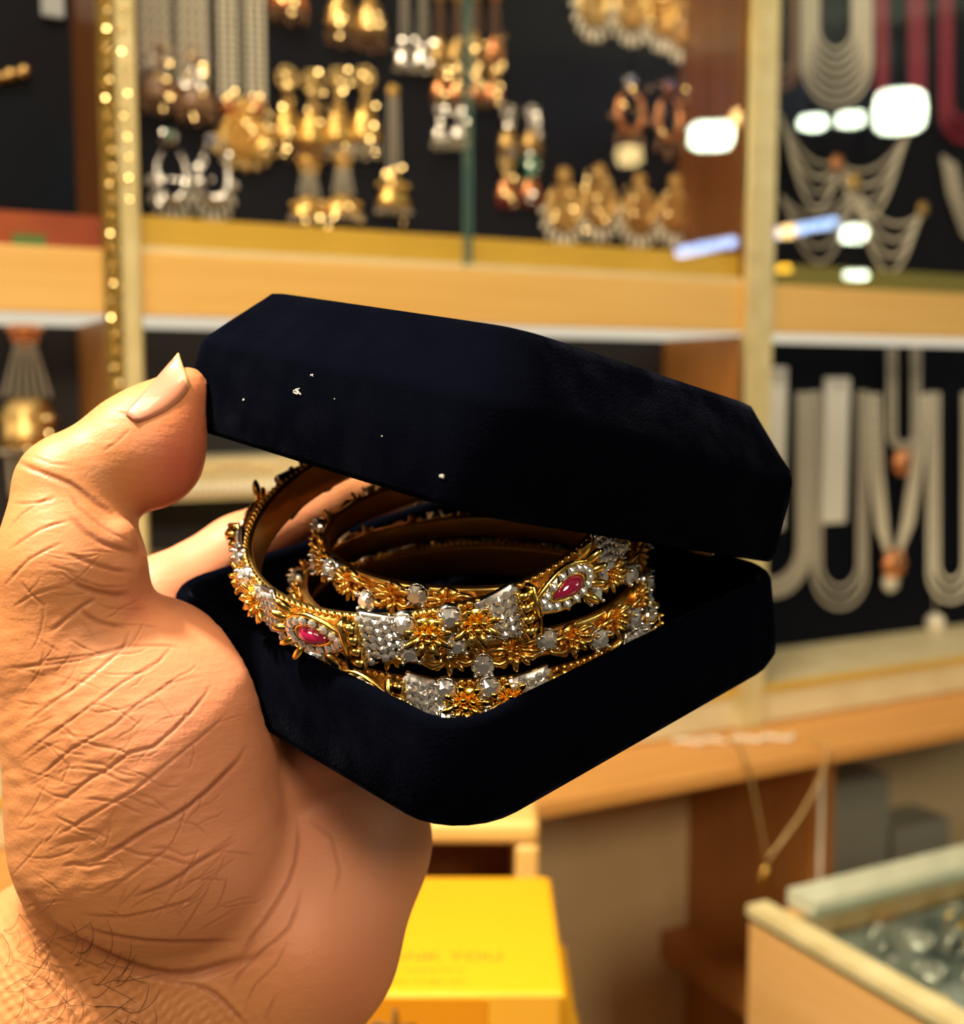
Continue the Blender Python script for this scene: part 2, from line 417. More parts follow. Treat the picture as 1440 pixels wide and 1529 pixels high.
def ornate_bangle(c, n, R, off, label, vis):
    root = thing('bangle', label, 'bangle', mx=BOX @ ring_frame(c, n), group='gold bangles stacked in the velvet box')
    band(root, R, .0050, .0012, M['gold_dark'])
    eb = MB()
    for k in range(150):
        a = 2 * PI * k / 150
        for z in (-.0036, .0036): eb.sphere(((R + .0002) * math.cos(a), (R + .0002) * math.sin(a), z), .0007, 6, 4)
    eb.build('beaded_edge', M['gold_dark'], root)
    rest = MB(); nind = 0
    gv = np.array([v.co[:] for v in G_small.vertices]); gf = [list(p.vertices) for p in G_small.polygons]
    deg = math.degrees(1 / R)          # degrees per metre
    for k in range(5):
        base = off + 72 * k
        # ruby motif
        mx = local(R, base, 0, .0022)
        if k % 2: mx = mx @ Matrix.Rotation(PI, 4, 'Z')
        bp = link('backing_plate', RM[3], root, mx)
        for me in (RM[0], RM[1]): link(me.name, me, bp)
        fr = link('frame', RM[2], root, mx)
        link('leaf_fan', RM[4], root, mx); link('bar_link', RM[5], root, mx)
        for h in RUBY[4]:
            q = link('halo_crystal', G_small, bp); q.location = h
        # pave wedges either side of the ruby
        for sgn in (-1, 1):
            pb = MB(); cols = 5
            x0, x1 = .0088, .0158
            W = [(x0, .0053), (x1, .0038)]
            P = []
            for i in range(9):
                x = x0 + (x1 - x0) * i / 8 + .0004; w = W[0][1] + (W[1][1] - W[0][1]) * i / 8
                a = base + sgn * x * deg
                for y, zz in ((-w, 0), (-w, .0010), (w, .0010), (w, 0)):
                    m_ = local(R, a, y, zz + .0002); P.append(tuple(m_.translation))
            F = [(i * 4 + j, i * 4 + (j + 1) % 4, i * 4 + 4 + (j + 1) % 4, i * 4 + 4 + j) for i in range(8) for j in range(4)] + [(0, 1, 2, 3), (35, 34, 33, 32)]
            pb.add(P, F); recalc(pb.build('pave_plate', M['silver'], root))
            for i in range(cols):
                x = x0 + .0008 + (x1 - x0) * i / cols
                w = W[0][1] + (W[1][1] - W[0][1]) * i / cols
                rows = max(3, int(2 * w / .00175))
                for j in range(rows):
                    y = (j - (rows - 1) / 2) * .00175 + (.0003 if i % 2 else -.0003)
                    m_ = local(R, base + sgn * x * deg, y, .0015, rnd.random())
                    am = (base + sgn * x * deg) % 360
                    if any(((am - v0) % 360) <= ((v1 - v0) % 360) for v0, v1 in vis) and nind < 100:
                        link('pave_crystal', G_small, root, m_); nind += 1
                    else: rest.add(gv, gf, m_)
        # stone pairs and big lotus flowers between the wedges
        for q, d in (('s', 27), ('f', 32.6), ('s', 39), ('f', 45)):
            if q == 'f': link('flower', FL_big, root, local(R, base + d, 0, .0012, .2))
            else:
                for y in (-.0028, .0028):
                    s = link('stone_setting', S_mid, root, local(R, base + d, y, .0016)); link('crystal', G_mid, s)
    if rest.n:
        o = rest.build('pave_crystals', M['crystal'], root, smooth=False); o['kind'] = 'stuff'
    return root
ornate_bangle((46.2, 35.2, 15.4), (.061, -.253, 1), .0355, 284, 'topmost bangle with two pink ruby motifs, tilted over the near left rim', ((255, 310), (333, 352), (208, 236)))
thin_bangle((48, 46.0, 9.8), (.02, -.03, 1), .0310, 'slim gold flower bangle nested just inside the ruby bangle', 3)
thin_bangle((48.5, 42.0, 1.2), (0, .0, 1), .0328, 'slim gold flower bangle just below the ruby bangle', 8)
ornate_bangle((48.4, 42.0, -7.2), (0, 0, 1), .0340, -40 - 37, 'lowest bangle, sunk in the tray behind the front corner rim', ((290, 350),))

# ------------------------------------------------------------------ the hand (implicit surface, then surface nets)
def P3(x, y, Z): return np.array([(x - CX) / FPX * Z, (y - CY) / FPX * Z, Z])
Rb = np.array(BR.to_3x3()); Tb = np.array(BT) * 1000
def bx(x, y, z): return Rb @ np.array([x, y, z], float) + Tb     # box mm -> camera mm
def build_hand():
    h = 1.0
    lo = np.array([-128., -42., 160.]); dim = np.array([176, 190, 172])
    g = [lo[i] + h * np.arange(dim[i]) for i in range(3)]
    X, Y, Z = np.meshgrid(*g, indexing='ij'); X = X.astype(np.float32); Y = Y.astype(np.float32); Z = Z.astype(np.float32)
    def cone(a, ra, b, rb, flat=None):
        a = np.asarray(a, float); b = np.asarray(b, float); d = b - a; L = d @ d
        px_, py_, pz_ = X - a[0], Y - a[1], Z - a[2]
        t = np.clip((px_ * d[0] + py_ * d[1] + pz_ * d[2]) / L, 0, 1)
        return np.sqrt((px_ - t * d[0]) ** 2 + (py_ - t * d[1]) ** 2 + (pz_ - t * d[2]) ** 2) - (ra + (rb - ra) * t)
    def pc(x0, y0, z0, r0, x1, y1, z1, r1):
        return cone(P3(x0, y0, z0), r0 * z0 / FPX, P3(x1, y1, z1), r1 * z1 / FPX)
    def smin(a, b, k):
        hh = np.clip(.5 + .5 * (b - a) / k, 0, 1)
        return b + (a - b) * hh - k * hh * (1 - hh)
    # thumb
    th = pc(278, 588, 229, 41, 222, 655, 226, 70)
    th = smin(th, pc(222, 655, 226, 70, 112, 722, 221, 76), 6)
    th = smin(th, pc(215, 690, 224, 66, 225, 690, 224, 66), 6)
    pr = pc(100, 735, 220, 78, 108, 850, 218, 97)
    pr = smin(pr, pc(106, 850, 218, 93, 104, 950, 219, 98), 8)
    for lx, ly, lr in ((172, 806, 34), (170, 852, 36), (166, 892, 30)):      # folds of skin at the thumb root
        pr = smin(pr, pc(lx, ly, 214, lr, lx - 40, ly + 12, 214, lr), 1.2)
    # thenar and palm
    tn = pc(106, 962, 220, 102, 205, 1085, 226, 173)
    tn = smin(tn, pc(205, 1085, 226, 173, 225, 1235, 228, 201), 14)
    tn = smin(tn, pc(243, 966, 232, 46, 298, 1060, 234, 74), 8)
    hy = pc(502, 1235, 248, 122, 436, 1400, 240, 138)
    hy = smin(hy, pc(436, 1400, 240, 138, 232, 1640, 238, 172), 14)
    hy = smin(hy, pc(520, 1150, 262, 95, 553, 1262, 252, 82), 10)
    wr = pc(205, 1470, 236, 188, -40, 1900, 236, 262)
    wr = smin(wr, pc(72, 1458, 240, 140, -60, 1700, 240, 200), 14)
    palm = pc(330, 1130, 262, 150, 330, 1330, 250, 190)
    palm = smin(palm, pc(215, 960, 250, 62, 330, 1130, 262, 110), 12)
    body = smin(th, pr, 3.0)
    body = smin(body, tn, 5)
    back = smin(hy, palm, 10)
    hand = smin(body, back, 4)
    hand = smin(hand, wr, 7)
    # fingers behind and under the tray
    def chain(pts, k):
        d = None
        for (p, r), (q, s) in zip(pts, pts[1:]):
            c = cone(bx(*p), r, bx(*q), s); d = c if d is None else smin(d, c, k)
        return d
    idx = chain([((-14, -12, -16), 9.5), ((-11, 6, -8), 8.8), ((-10.5, 26, -3), 8.2), ((-10, 50, 2), 7.4), ((-8.5, 72, 3), 6.4)], 3)
    mid = chain([((-16, -8, -30), 9.5), ((-14, 20, -24), 8.8), ((-11, 50, -20), 8), ((-8.5, 78, -15), 6.6)], 3)
    rin = chain([((4, 0, -38), 9.5), ((4, 30, -31), 8.6), ((8, 56, -29), 7.8), ((14, 80, -27), 6.4)], 3)
    pin = chain([((28, -2, -37), 8.5), ((36, 20, -29), 7.4), ((46, 36, -27.5), 6.6), ((57, 47, -26.5), 5.6)], 3)
    fg = smin(idx, mid, 1.2); fg = smin(fg, rin, 1.2); fg = smin(fg, pin, 1.2)
    hand = smin(hand, fg, 3.5)
    # the flesh is pressed flat where it bears on the box
    q = np.stack([X - Tb[0], Y - Tb[1], Z - Tb[2]], -1) @ Rb.astype(np.float32)
    def sbox(q, c, hs, r):
        d = np.abs(q - np.array(c, np.float32)) - np.array(hs, np.float32) + r
        return np.sqrt((np.maximum(d, 0) ** 2).sum(-1)) + np.minimum(d.max(-1), 0) - r
    tr = sbox(q, (45, 45.4, -9.65), (46.2, 46.6, 9.9), 6)
    ql = q - np.array((0, 90.8, .6), np.float32); c, s = math.cos(TH), math.sin(TH)
    qq = np.stack([ql[..., 0], c * ql[..., 1] - s * ql[..., 2], s * ql[..., 1] + c * ql[..., 2]], -1)
    ld = sbox(qq, (45, -45.4, 9), (45.2, 45.6, 9.4), 6)
    ld = np.maximum(ld, (qq[..., 2] - 19.0))
    hand = np.maximum(hand, -(tr - .15)); hand = np.maximum(hand, -(ld - .15))
    return hand, lo, h
def surface_nets(vol, lo, h):
    s = vol < 0
    nx, ny, nz = vol.shape
    c = np.stack([vol[i:nx - 1 + i, j:ny - 1 + j, k:nz - 1 + k] for i in (0, 1) for j in (0, 1) for k in (0, 1)], -1)
    ins = (c < 0).sum(-1); act = (ins > 0) & (ins < 8)
    idx = -np.ones(act.shape, np.int64); ii = np.argwhere(act); idx[act] = np.arange(len(ii))
    cc = c[act]; corners = np.array([(i, j, k) for i in (0, 1) for j in (0, 1) for k in (0, 1)], float)
    acc = np.zeros((len(ii), 3)); cnt = np.zeros(len(ii))
    for a in range(8):
        for b in range(a + 1, 8):
            if np.abs(corners[a] - corners[b]).sum() != 1: continue
            m = (cc[:, a] < 0) != (cc[:, b] < 0)
            t = cc[m, a] / (cc[m, a] - cc[m, b])
            acc[m] += corners[a] + t[:, None] * (corners[b] - corners[a]); cnt[m] += 1
    V = lo + h * (ii + acc / cnt[:, None])
    F = []
    for ax in range(3):
        o1, o2 = [(1, 2), (2, 0), (0, 1)][ax]
        sl0 = [slice(1, -1)] * 3; sl0[ax] = slice(0, -1)
        sl1 = [slice(1, -1)] * 3; sl1[ax] = slice(1, None)
        e0 = s[tuple(sl0)]; e1 = s[tuple(sl1)]
        p = np.argwhere(e0 != e1); flip = e0[e0 != e1]
        off = np.ones(3, int); off[ax] = 0; p = p + off
        d1 = np.zeros(3, int); d1[o1] = 1; d2 = np.zeros(3, int); d2[o2] = 1
        q = np.stack([idx[tuple((p - d1 - d2).T)], idx[tuple((p - d2).T)], idx[tuple(p.T)], idx[tuple((p - d1).T)]], 1)
        q[~flip] = q[~flip][:, ::-1]
        F.append(q)
    F = np.concatenate(F); F = F[(F >= 0).all(1)]
    return V, F
vol, lo, hh = build_hand()
vol[:2] = 1.; vol[-2:] = 1.
vol[:, :2] = 1.; vol[:, -2:] = 1.; vol[:, :, :2] = 1.; vol[:, :, -2:] = 1.
V, F = surface_nets(vol, lo, hh)
# relax the mesh a little
E = np.concatenate([F[:, [0, 1]], F[:, [1, 2]], F[:, [2, 3]], F[:, [3, 0]]])
deg = np.bincount(E[:, 0], minlength=len(V)) + np.bincount(E[:, 1], minlength=len(V))
for it in range(3):
    S = np.zeros_like(V)
    for a in range(3):
        S[:, a] = np.bincount(E[:, 0], V[E[:, 1], a], len(V)) + np.bincount(E[:, 1], V[E[:, 0], a], len(V))
    V = V + .5 * (S / np.maximum(deg, 1)[:, None] - V)
me = bpy.data.meshes.new('hand'); me.from_pydata((V * .001).tolist(), [], F.tolist())
tmp = bpy.data.objects.new('hand_tmp', me); COL.objects.link(tmp)
sub = tmp.modifiers.new('s', 'SUBSURF'); sub.levels = 2; sub.render_levels = 2
dg = bpy.context.evaluated_depsgraph_get(); dg.update()
hm = bpy.data.meshes.new_from_object(tmp.evaluated_get(dg)); bpy.data.objects.remove(tmp); hm.name = 'hand'
nv = len(hm.vertices)
co = np.empty(nv * 3); hm.vertices.foreach_get('co', co); co = co.reshape(-1, 3) * 1000
nr = np.empty(nv * 3); hm.vertices.foreach_get('normal', nr); nr = nr.reshape(-1, 3)
if (nr[:, 2] * 1.).mean() > 9: pass
u = np.stack([CX + FPX * co[:, 0] / co[:, 2], CY + FPX * co[:, 1] / co[:, 2]], 1)
facing = np.clip(-(nr * co).sum(1) / np.linalg.norm(co, axis=1) * 3 + .35, 0, 1)
def z2(l): return [(x * .4583, 900 + y * .4583) for x, y in l]
def z1(l): return [(x * .2917, 500 + y * .2917) for x, y in l]
CR = []   # polyline, half width px, depth mm, redness
for l, w, d, r in (
    ([(0, 215), (130, 205), (250, 190), (370, 160), (440, 120)], 4, .35, .5),
    ([(0, 240), (150, 190), (300, 170), (420, 140), (545, 140), (600, 150)], 4, .3, .45),
    ([(60, 410), (150, 340), (240, 280), (330, 210), (400, 150), (430, 80)], 4.5, .4, .6),
    ([(60, 510), (150, 440), (250, 370), (400, 260), (520, 190), (570, 130)], 4, .35, .6),
    ([(90, 590), (150, 550), (230, 480), (370, 400), (450, 330), (560, 260), (640, 245)], 4, .32, .55),
    ([(130, 700), (210, 640), (300, 570), (350, 545), (420, 490), (500, 470), (560, 420), (620, 360), (670, 300), (690, 255)], 4.5, .4, .6),
    ([(150, 780), (220, 740), (300, 690), (440, 610), (540, 530), (640, 450), (700, 400), (750, 350)], 4, .35, .55),
    ([(240, 860), (320, 840), (400, 790), (480, 740), (560, 700), (620, 660), (680, 610), (730, 560), (775, 515), (812, 455)], 6, .65, .9),
    ([(310, 970), (380, 920), (450, 870), (510, 830), (580, 780)], 4.5, .35, .5),
    ([(420, 960), (480, 945), (540, 920), (590, 890), (640, 850), (690, 820), (780, 770)], 6, .55, .7),
    ([(240, 1010), (320, 1022), (400, 1025), (460, 1015), (520, 1000), (580, 985), (640, 960), (700, 880)], 5, .4, .6),
    ([(260, 1050), (330, 1075), (400, 1090), (480, 1102), (560, 1105), (680, 1104), (800, 1100)], 5.5, .55, .8),
    ([(60, 900), (100, 970), (180, 1060), (240, 1100), (300, 1130), (360, 1160), (420, 1185), (490, 1205), (560, 1215), (630, 1210), (700, 1190), (770, 1170), (830, 1160), (900, 1140)], 13, 1.7, .75),
    ([(350, 1185), (450, 1215), (560, 1235), (640, 1245), (720, 1290), (790, 1372)], 5, .45, .6),
    ([(965, 690), (972, 740), (970, 790), (960, 850), (940, 910), (900, 980), (860, 1040), (820, 1090), (790, 1140), (760, 1200)], 5, .5, .6),
    ([(985, 920), (965, 1000), (940, 1060), (900, 1100), (860, 1130), (780, 1210), (740, 1280)], 5, .45, .6),
    ([(935, 560), (925, 640), (910, 690), (905, 740)], 8, .3, .1),
    ([(200, 410), (260, 450), (330, 470), (390, 480), (440, 505)], 3.5, .28, .3),
    ([(210, 540), (270, 540), (330, 550), (380, 575), (430, 590)], 3.5, .3, .3),
    ([(250, 640), (310, 640), (380, 650), (440, 680), (480, 690)], 3.5, .3, .3),
    ([(260, 520), (330, 525), (400, 560), (460, 565)], 3.5, .28, .3),
    ([(320, 810), (400, 800), (450, 820), (540, 830), (600, 850), (650, 850)], 4, .35, .4),
    ([(480, 800), (540, 800), (600, 825), (660, 810)], 3.5, .3, .3),
    ([(180, 700), (230, 720), (260, 740), (310, 745), (360, 775)], 3.5, .3, .3),
    ([(150, 460), (220, 490), (300, 500)], 3.5, .28, .3), ([(200, 860), (240, 850), (290, 862), (340, 850)], 4, .35, .3),
    ([(120, 600), (180, 630), (240, 640)], 3.5, .28, .3), ([(440, 620), (500, 640), (560, 690)], 3.5, .25, .3),
    ([(380, 1000), (420, 960), (470, 910)], 3.5, .25, .3), ([(600, 900), (560, 960), (500, 1040)], 3.5, .22, .3),
    ([(700, 890), (670, 950), (640, 1000), (600, 1060), (570, 1100)], 3.5, .25, .4),
    ([(840, 1090), (800, 1140), (760, 1200), (690, 1230)], 4, .3, .4), ([(940, 1100), (900, 1180), (830, 1250), (790, 1330)], 4, .3, .4),
    ([(640, 1240), (700, 1270), (760, 1330), (800, 1372)], 6, .5, .6), ([(100, 1040), (180, 1110), (280, 1170), (380, 1210)], 4, .35, .3),
    ([(1000, 700), (1080, 760), (1110, 870), (1090, 960)], 6, .25, .3), ([(900, 1280), (860, 1372)], 5, .3, .3)):
    CR.append((z2(l), w, d, r))
for l, w, d, r in (
    ([(60, 640), (105, 655), (150, 680), (200, 700), (300, 740), (360, 765), (400, 790), (450, 830), (500, 870), (590, 930), (680, 945)], 7, .75, .7),
    ([(60, 860), (120, 865), (180, 860), (250, 850), (290, 830)], 4, .35, .4), ([(40, 1000), (110, 920), (200, 860), (280, 825)], 3.5, .3, .4),
    ([(340, 910), (400, 970), (450, 1020), (500, 1055), (560, 1080), (630, 1100), (710, 1112)], 7, .7, .8),
    ([(350, 800), (400, 880), (480, 950), (560, 1010), (700, 1075)], 4.5, .4, .5),
    ([(40, 1110), (120, 1050), (200, 1000), (280, 970), (370, 950)], 4, .4, .5), ([(20, 1290), (90, 1210), (150, 1150), (240, 1100), (330, 1060)], 4, .4, .5),
    ([(330, 1120), (420, 1150), (500, 1180), (590, 1205), (690, 1213)], 6, .6, .6), ([(320, 1200), (420, 1260), (520, 1290), (660, 1290)], 3.5, .35, .4),
    ([(340, 1250), (420, 1290), (500, 1315), (590, 1330), (680, 1322)], 7, .7, .8), ([(250, 1529), (330, 1460), (420, 1390), (500, 1345)], 5, .5, .7),
    ([(400, 1400), (450, 1440), (500, 1470), (580, 1490), (670, 1500)], 6, .5, .6), ([(100, 1260), (160, 1330), (230, 1390)], 3.5, .3, .3),
    ([(60, 1400), (150, 1340), (260, 1300), (340, 1290)], 3.5, .3, .4), ([(240, 1180), (330, 1200), (420, 1230)], 3.2, .25, .3),
    ([(590, 395), (640, 405), (700, 432), (760, 430)], 5, .4, .5), ([(520, 600), (600, 550), (680, 470)], 4, .2, .3),
    ([(100, 570), (170, 560), (240, 530)], 4, .25, .2), ([(160, 620), (260, 660), (380, 670)], 4, .2, .2)):
    CR.append((z1(l), w, d, r))
for k in range(150):                   # finer lines of the palm, in two slanting families
    x0 = rnd.uniform(15, 330); y0 = rnd.uniform(820, 1400)
    if x0 > 120 + (y0 - 820) * .6 or rnd.random() < .1: continue
    a = (rnd.gauss(-.68, .16) if rnd.random() < .5 else rnd.gauss(.25, .25)); L = rnd.uniform(25, 95); b = rnd.uniform(-.5, .5)
    CR.append(([(x0 + L * t * math.cos(a + b * t), y0 + L * t * math.sin(a + b * t) + rnd.uniform(-2, 2)) for t in (0, .25, .5, .75, 1)], 2.6, rnd.uniform(.12, .25), rnd.uniform(.2, .45)))
disp = np.zeros(nv); red = np.zeros(nv)
for l, w, d, r in CR:
    l = np.array(l); ext = w * 4
    sel = np.where((u[:, 0] > l[:, 0].min() - ext) & (u[:, 0] < l[:, 0].max() + ext) & (u[:, 1] > l[:, 1].min() - ext) & (u[:, 1] < l[:, 1].max() + ext) & (facing > .02))[0]
    if not len(sel): continue
    q = u[sel]; best = np.full(len(sel), 1e9); tt = np.zeros(len(sel))
    for i in range(len(l) - 1):
        a = l[i]; ab = l[i + 1] - a; t = np.clip(((q - a) @ ab) / (ab @ ab), 0, 1)
        ds = np.linalg.norm(q - a - t[:, None] * ab, axis=1); m = ds < best; best[m] = ds[m]; tt[m] = (i + t[m]) / (len(l) - 1)
    fade = np.clip(np.minimum(tt, 1 - tt) * 5, 0, 1) * facing[sel]
    wl = w * .62
    g = np.exp(-(best / wl) ** 2) * fade; wide = np.exp(-(best / (wl * 3.2)) ** 2) * fade
    disp[sel] += -d * .5 * g + d * .16 * wide
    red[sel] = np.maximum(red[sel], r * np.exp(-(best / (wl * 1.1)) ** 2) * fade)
# crepey skin: shallow cross-ridges on the thenar and wrist
def wav(kx, ky, ph): return np.sin(u[:, 0] * kx + u[:, 1] * ky + ph + 1.5 * np.sin(u[:, 0] * .021 + u[:, 1] * .017 + ph) + 1.1 * np.sin(u[:, 0] * .043 - u[:, 1] * .037 + ph * 2))
pal = np.clip(1 - np.abs(u[:, 1] - 1150) / 330, 0, 1) * np.clip((360 - u[:, 0]) / 250, 0, 1) * facing
disp += pal * (.05 * wav(.10, .16, 0.) + .04 * wav(.16, -.10, 2.) + .03 * wav(.05, .28, 1.))
wri = np.clip((u[:, 1] - (1330 + u[:, 0] * .42)) / 60, 0, 1) * facing
disp += wri * (.05 * wav(.22, .34, .5) + .05 * wav(.30, -.20, 1.7) + .03 * wav(.5, .3, 4.))
co += nr * disp[:, None]
hm.vertices.foreach_set('co', (co * .001).ravel())
# natural colour of the skin: pinker on the palm and thumb pad, browner towards the back of the hand, redder in the creases
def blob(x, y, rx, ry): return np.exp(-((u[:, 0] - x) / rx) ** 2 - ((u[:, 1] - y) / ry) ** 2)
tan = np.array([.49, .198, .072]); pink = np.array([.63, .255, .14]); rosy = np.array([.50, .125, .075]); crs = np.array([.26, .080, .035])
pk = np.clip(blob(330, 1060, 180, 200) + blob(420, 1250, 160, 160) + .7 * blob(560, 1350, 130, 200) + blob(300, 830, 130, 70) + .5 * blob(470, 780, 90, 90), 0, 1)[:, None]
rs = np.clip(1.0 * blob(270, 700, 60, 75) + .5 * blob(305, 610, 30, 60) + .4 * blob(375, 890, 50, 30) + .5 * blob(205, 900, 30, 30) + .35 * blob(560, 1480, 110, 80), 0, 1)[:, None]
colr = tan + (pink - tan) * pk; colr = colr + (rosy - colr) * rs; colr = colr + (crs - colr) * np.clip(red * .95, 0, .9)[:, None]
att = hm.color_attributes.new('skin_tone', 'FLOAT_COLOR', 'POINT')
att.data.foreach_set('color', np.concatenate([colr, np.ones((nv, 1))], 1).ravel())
hm.polygons.foreach_set('use_smooth', [True] * len(hm.polygons))
SK = mat('skin', (.6, .3, .15), .5, 0.)
sb = SK.node_tree.nodes['Principled BSDF']
sb.inputs['Subsurface Weight'].default_value = .12; sb.inputs['Subsurface Radius'].default_value = (1, .35, .2); sb.inputs['Subsurface Scale'].default_value = .0025
sb.inputs['Specular IOR Level'].default_value = .35
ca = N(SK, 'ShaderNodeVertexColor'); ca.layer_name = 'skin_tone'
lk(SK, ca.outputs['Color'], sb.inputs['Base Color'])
tcs = N(SK, 'ShaderNodeTexCoord'); vs = N(SK, 'ShaderNodeTexVoronoi'); vs.feature = 'DISTANCE_TO_EDGE'; vs.inputs['Scale'].default_value = 900
ns = N(SK, 'ShaderNodeTexNoise'); ns.inputs['Scale'].default_value = 350; ns.inputs['Detail'].default_value = 6
ad = N(SK, 'ShaderNodeMath', operation='MULTIPLY_ADD'); ad.inputs[1].default_value = .6
bs = N(SK, 'ShaderNodeBump'); bs.inputs['Strength'].default_value = .35; bs.inputs['Distance'].default_value = .0002
lk(SK, tcs.outputs['Object'], vs.inputs['Vector']); lk(SK, tcs.outputs['Object'], ns.inputs['Vector'])
lk(SK, vs.outputs['Distance'], ad.inputs[0]); lk(SK, ns.outputs['Fac'], ad.inputs[2]); lk(SK, ad.outputs[0], bs.inputs['Height']); 
prev = bs
for ang, sc_, st_ in ((.70, (320, 1000, 300), .20), (-.35, (340, 900, 300), .16), (.75, (110, 380, 120), .35)):
    mpk = N(SK, 'ShaderNodeMapping'); mpk.inputs['Rotation'].default_value = (0, 0, ang); mpk.inputs['Scale'].default_value = sc_
    nk = N(SK, 'ShaderNodeTexNoise'); nk.inputs['Scale'].default_value = 1.; nk.inputs['Detail'].default_value = 3
    bk_ = N(SK, 'ShaderNodeBump'); bk_.inputs['Strength'].default_value = st_; bk_.inputs['Distance'].default_value = .0003
    lk(SK, tcs.outputs['Object'], mpk.inputs['Vector']); lk(SK, mpk.outputs['Vector'], nk.inputs['Vector']); lk(SK, nk.outputs['Fac'], bk_.inputs['Height'])
    lk(SK, prev.outputs['Normal'], bk_.inputs['Normal']); prev = bk_
lk(SK, prev.outputs['Normal'], sb.inputs['Normal'])
hm.materials.clear(); hm.materials.append(SK); hm.update()
hand = link('hand', hm, None, CAM.copy())
tag(hand, 'left hand seen from the palm, gripping the black box, thumb on its lid', 'hand')
# helper: depth of the skin along a photo ray
from mathutils.bvhtree import BVHTree
bvh = BVHTree.FromPolygons((V * .001).tolist(), F.tolist())
def skin_hit(x, y):
    d = Vector(((x - CX) / FPX, (y - CY) / FPX, 1)).normalized()
    r = bvh.ray_cast(Vector((0, 0, 0)), d)
    return r[0], r[1]
# thumb nail: a curved plate lying on the last joint
def nail():
    nu, nw = 12, 10; V = []
    Rt = [(205, 631), (228, 627), (250, 617), (268, 603), (279, 591), (284, 578)]
    for i in range(nu + 1):
        t = i / nu
        a = np.array((187., 618.)) * (1 - t) + np.array((267., 528.)) * t
        f_ = t * (len(Rt) - 1); k = min(int(f_), len(Rt) - 2); b = np.array(Rt[k]) * (1 - f_ + k) + np.array(Rt[k + 1]) * (f_ - k)
        zz = []
        for j in range(nw + 1):
            p = a + (b - a) * j / nw; hit, nn = skin_hit(p[0], p[1])
            zz.append((p, None if hit is None else hit.z))
        for j, (p, z) in enumerate(zz):
            s = j / nw; base = .2266 + .002 * t - .0045 * s
            z = base if z is None else min(z, base + .004)
            V.append([p[0], p[1], z - .0006 * min(1, 4 * (1 - s)) + (.0006 if s > .95 else 0)])
    W_ = nw + 1; Vz = np.array(V)[:, 2].reshape(nu + 1, W_)
    for _ in range(4):
        Vz[1:-1, 1:-1] = (Vz[1:-1, 1:-1] * 2 + Vz[:-2, 1:-1] + Vz[2:, 1:-1] + Vz[1:-1, :-2] + Vz[1:-1, 2:]) / 6
        Vz[:, 0] = (Vz[:, 0] + Vz[:, 1] + .0006) / 2
    V = [tuple(P3(v[0], v[1], z)) for v, z in zip(V, Vz.ravel())]
    F = [(i * W_ + j, i * W_ + j + 1, (i + 1) * W_ + j + 1, (i + 1) * W_ + j) for i in range(nu) for j in range(nw)]
    o = MB().add(V, F).build('thumbnail', M['nail'], hand)
    o.data.materials.append(M['nail_tip'])
    for p in o.data.polygons: p.material_index = 1 if p.index // nw >= nu - 1 else 0
    m = o.modifiers.new('s', 'SOLIDIFY'); m.thickness = .0005; m.offset = 0
    return tag(o, 'pale thumbnail')
nail()
# short dark hairs on the wrist
hb = MB()
for k in range(60):
    x = rnd.uniform(0, 210); y = rnd.uniform(1345 + x * .5, 1560)
    p, n_ = skin_hit(x, y)
    if p is None: continue
    a = rnd.uniform(-.9, .5); L = rnd.uniform(25, 75); bend = rnd.uniform(-1.2, .6); Q = []
    for i in range(6):
        t = i / 5; xx = x + L * t * math.cos(a + bend * t); yy = y + L * t * math.sin(a + bend * t)
        hit, hn = skin_hit(xx, yy)
        if hit is None: break
        Q.append(hit - Vector((0, 0, .0002 + .0012 * math.sin(PI * min(t, .7)))))
    if len(Q) > 3: hb.tube(Q, [.000045] * (len(Q) - 1) + [.000015], 4)
o = hb.build('arm_hair', M['hair'], hand); o['kind'] = 'stuff'

# ------------------------------------------------------------------ room shell
def struct(name, a, b, m):
    o = MB().box(a, b).build(name, m, smooth=False); o['kind'] = 'structure'; return o
struct('floor', (-4, -5, -.05), (5, 1.3, 0), M['floor'])
struct('ceiling', (-4, -5, 2.7), (5, 1.3, 2.75), M['ceil'])
struct('wall_back', (-4, 1.1, 0), (5, 1.2, 2.7), M['wall'])

# ------------------------------------------------------------------ display cabinet on the wall
Y0 = .75; YB = .85; YP = .84
cab = thing('display_cabinet', 'wall display cabinet with beige shelf, cream posts and dark backing panels', 'cabinet', (0.4, YB, .9))
C0 = Vector((.4, YB, .9))
def part(mb, name, m, parent=cab, smooth=False, org=C0):
    mb.v = [v - np.array(org) for v in mb.v]
    return mb.build(name, m, parent, smooth)
zt = (on_y(0, 366, Y0).z + on_y(1440, 438, Y0).z) / 2
zb = (on_y(0, 463, Y0).z + on_y(1440, 506, Y0).z) / 2
XL, XR = -.35, 1.35
bevel(part(MB().box((XL, Y0, zb), (XR, YB, zt)), 'shelf', M['wood']), .001)
part(MB().box((XL, Y0 + .003, zb - .0025), (XR, YB + .008, zb - .0001)), 'light_strip', M['led'])
zf = on_y(1165, 971, YB).z                       # lower shelf top
zf2 = on_y(1138, 1080, Y0).z
bevel(part(MB().box((XL, Y0, zf2), (XR, YB + .01, zf)), 'lower_shelf', M['cream']), .001)
part(MB().box((XL, Y0 - .002, zf - .0045), (XR, Y0 + .001, zf + .001)), 'edge_trim', M['yellow_ledge'])
xpl = on_y(152, 200, Y0).x; xpr = on_y(1120, 200, Y0).x
ztop = 2.1
x705 = on_y(705, 200, Y0).x
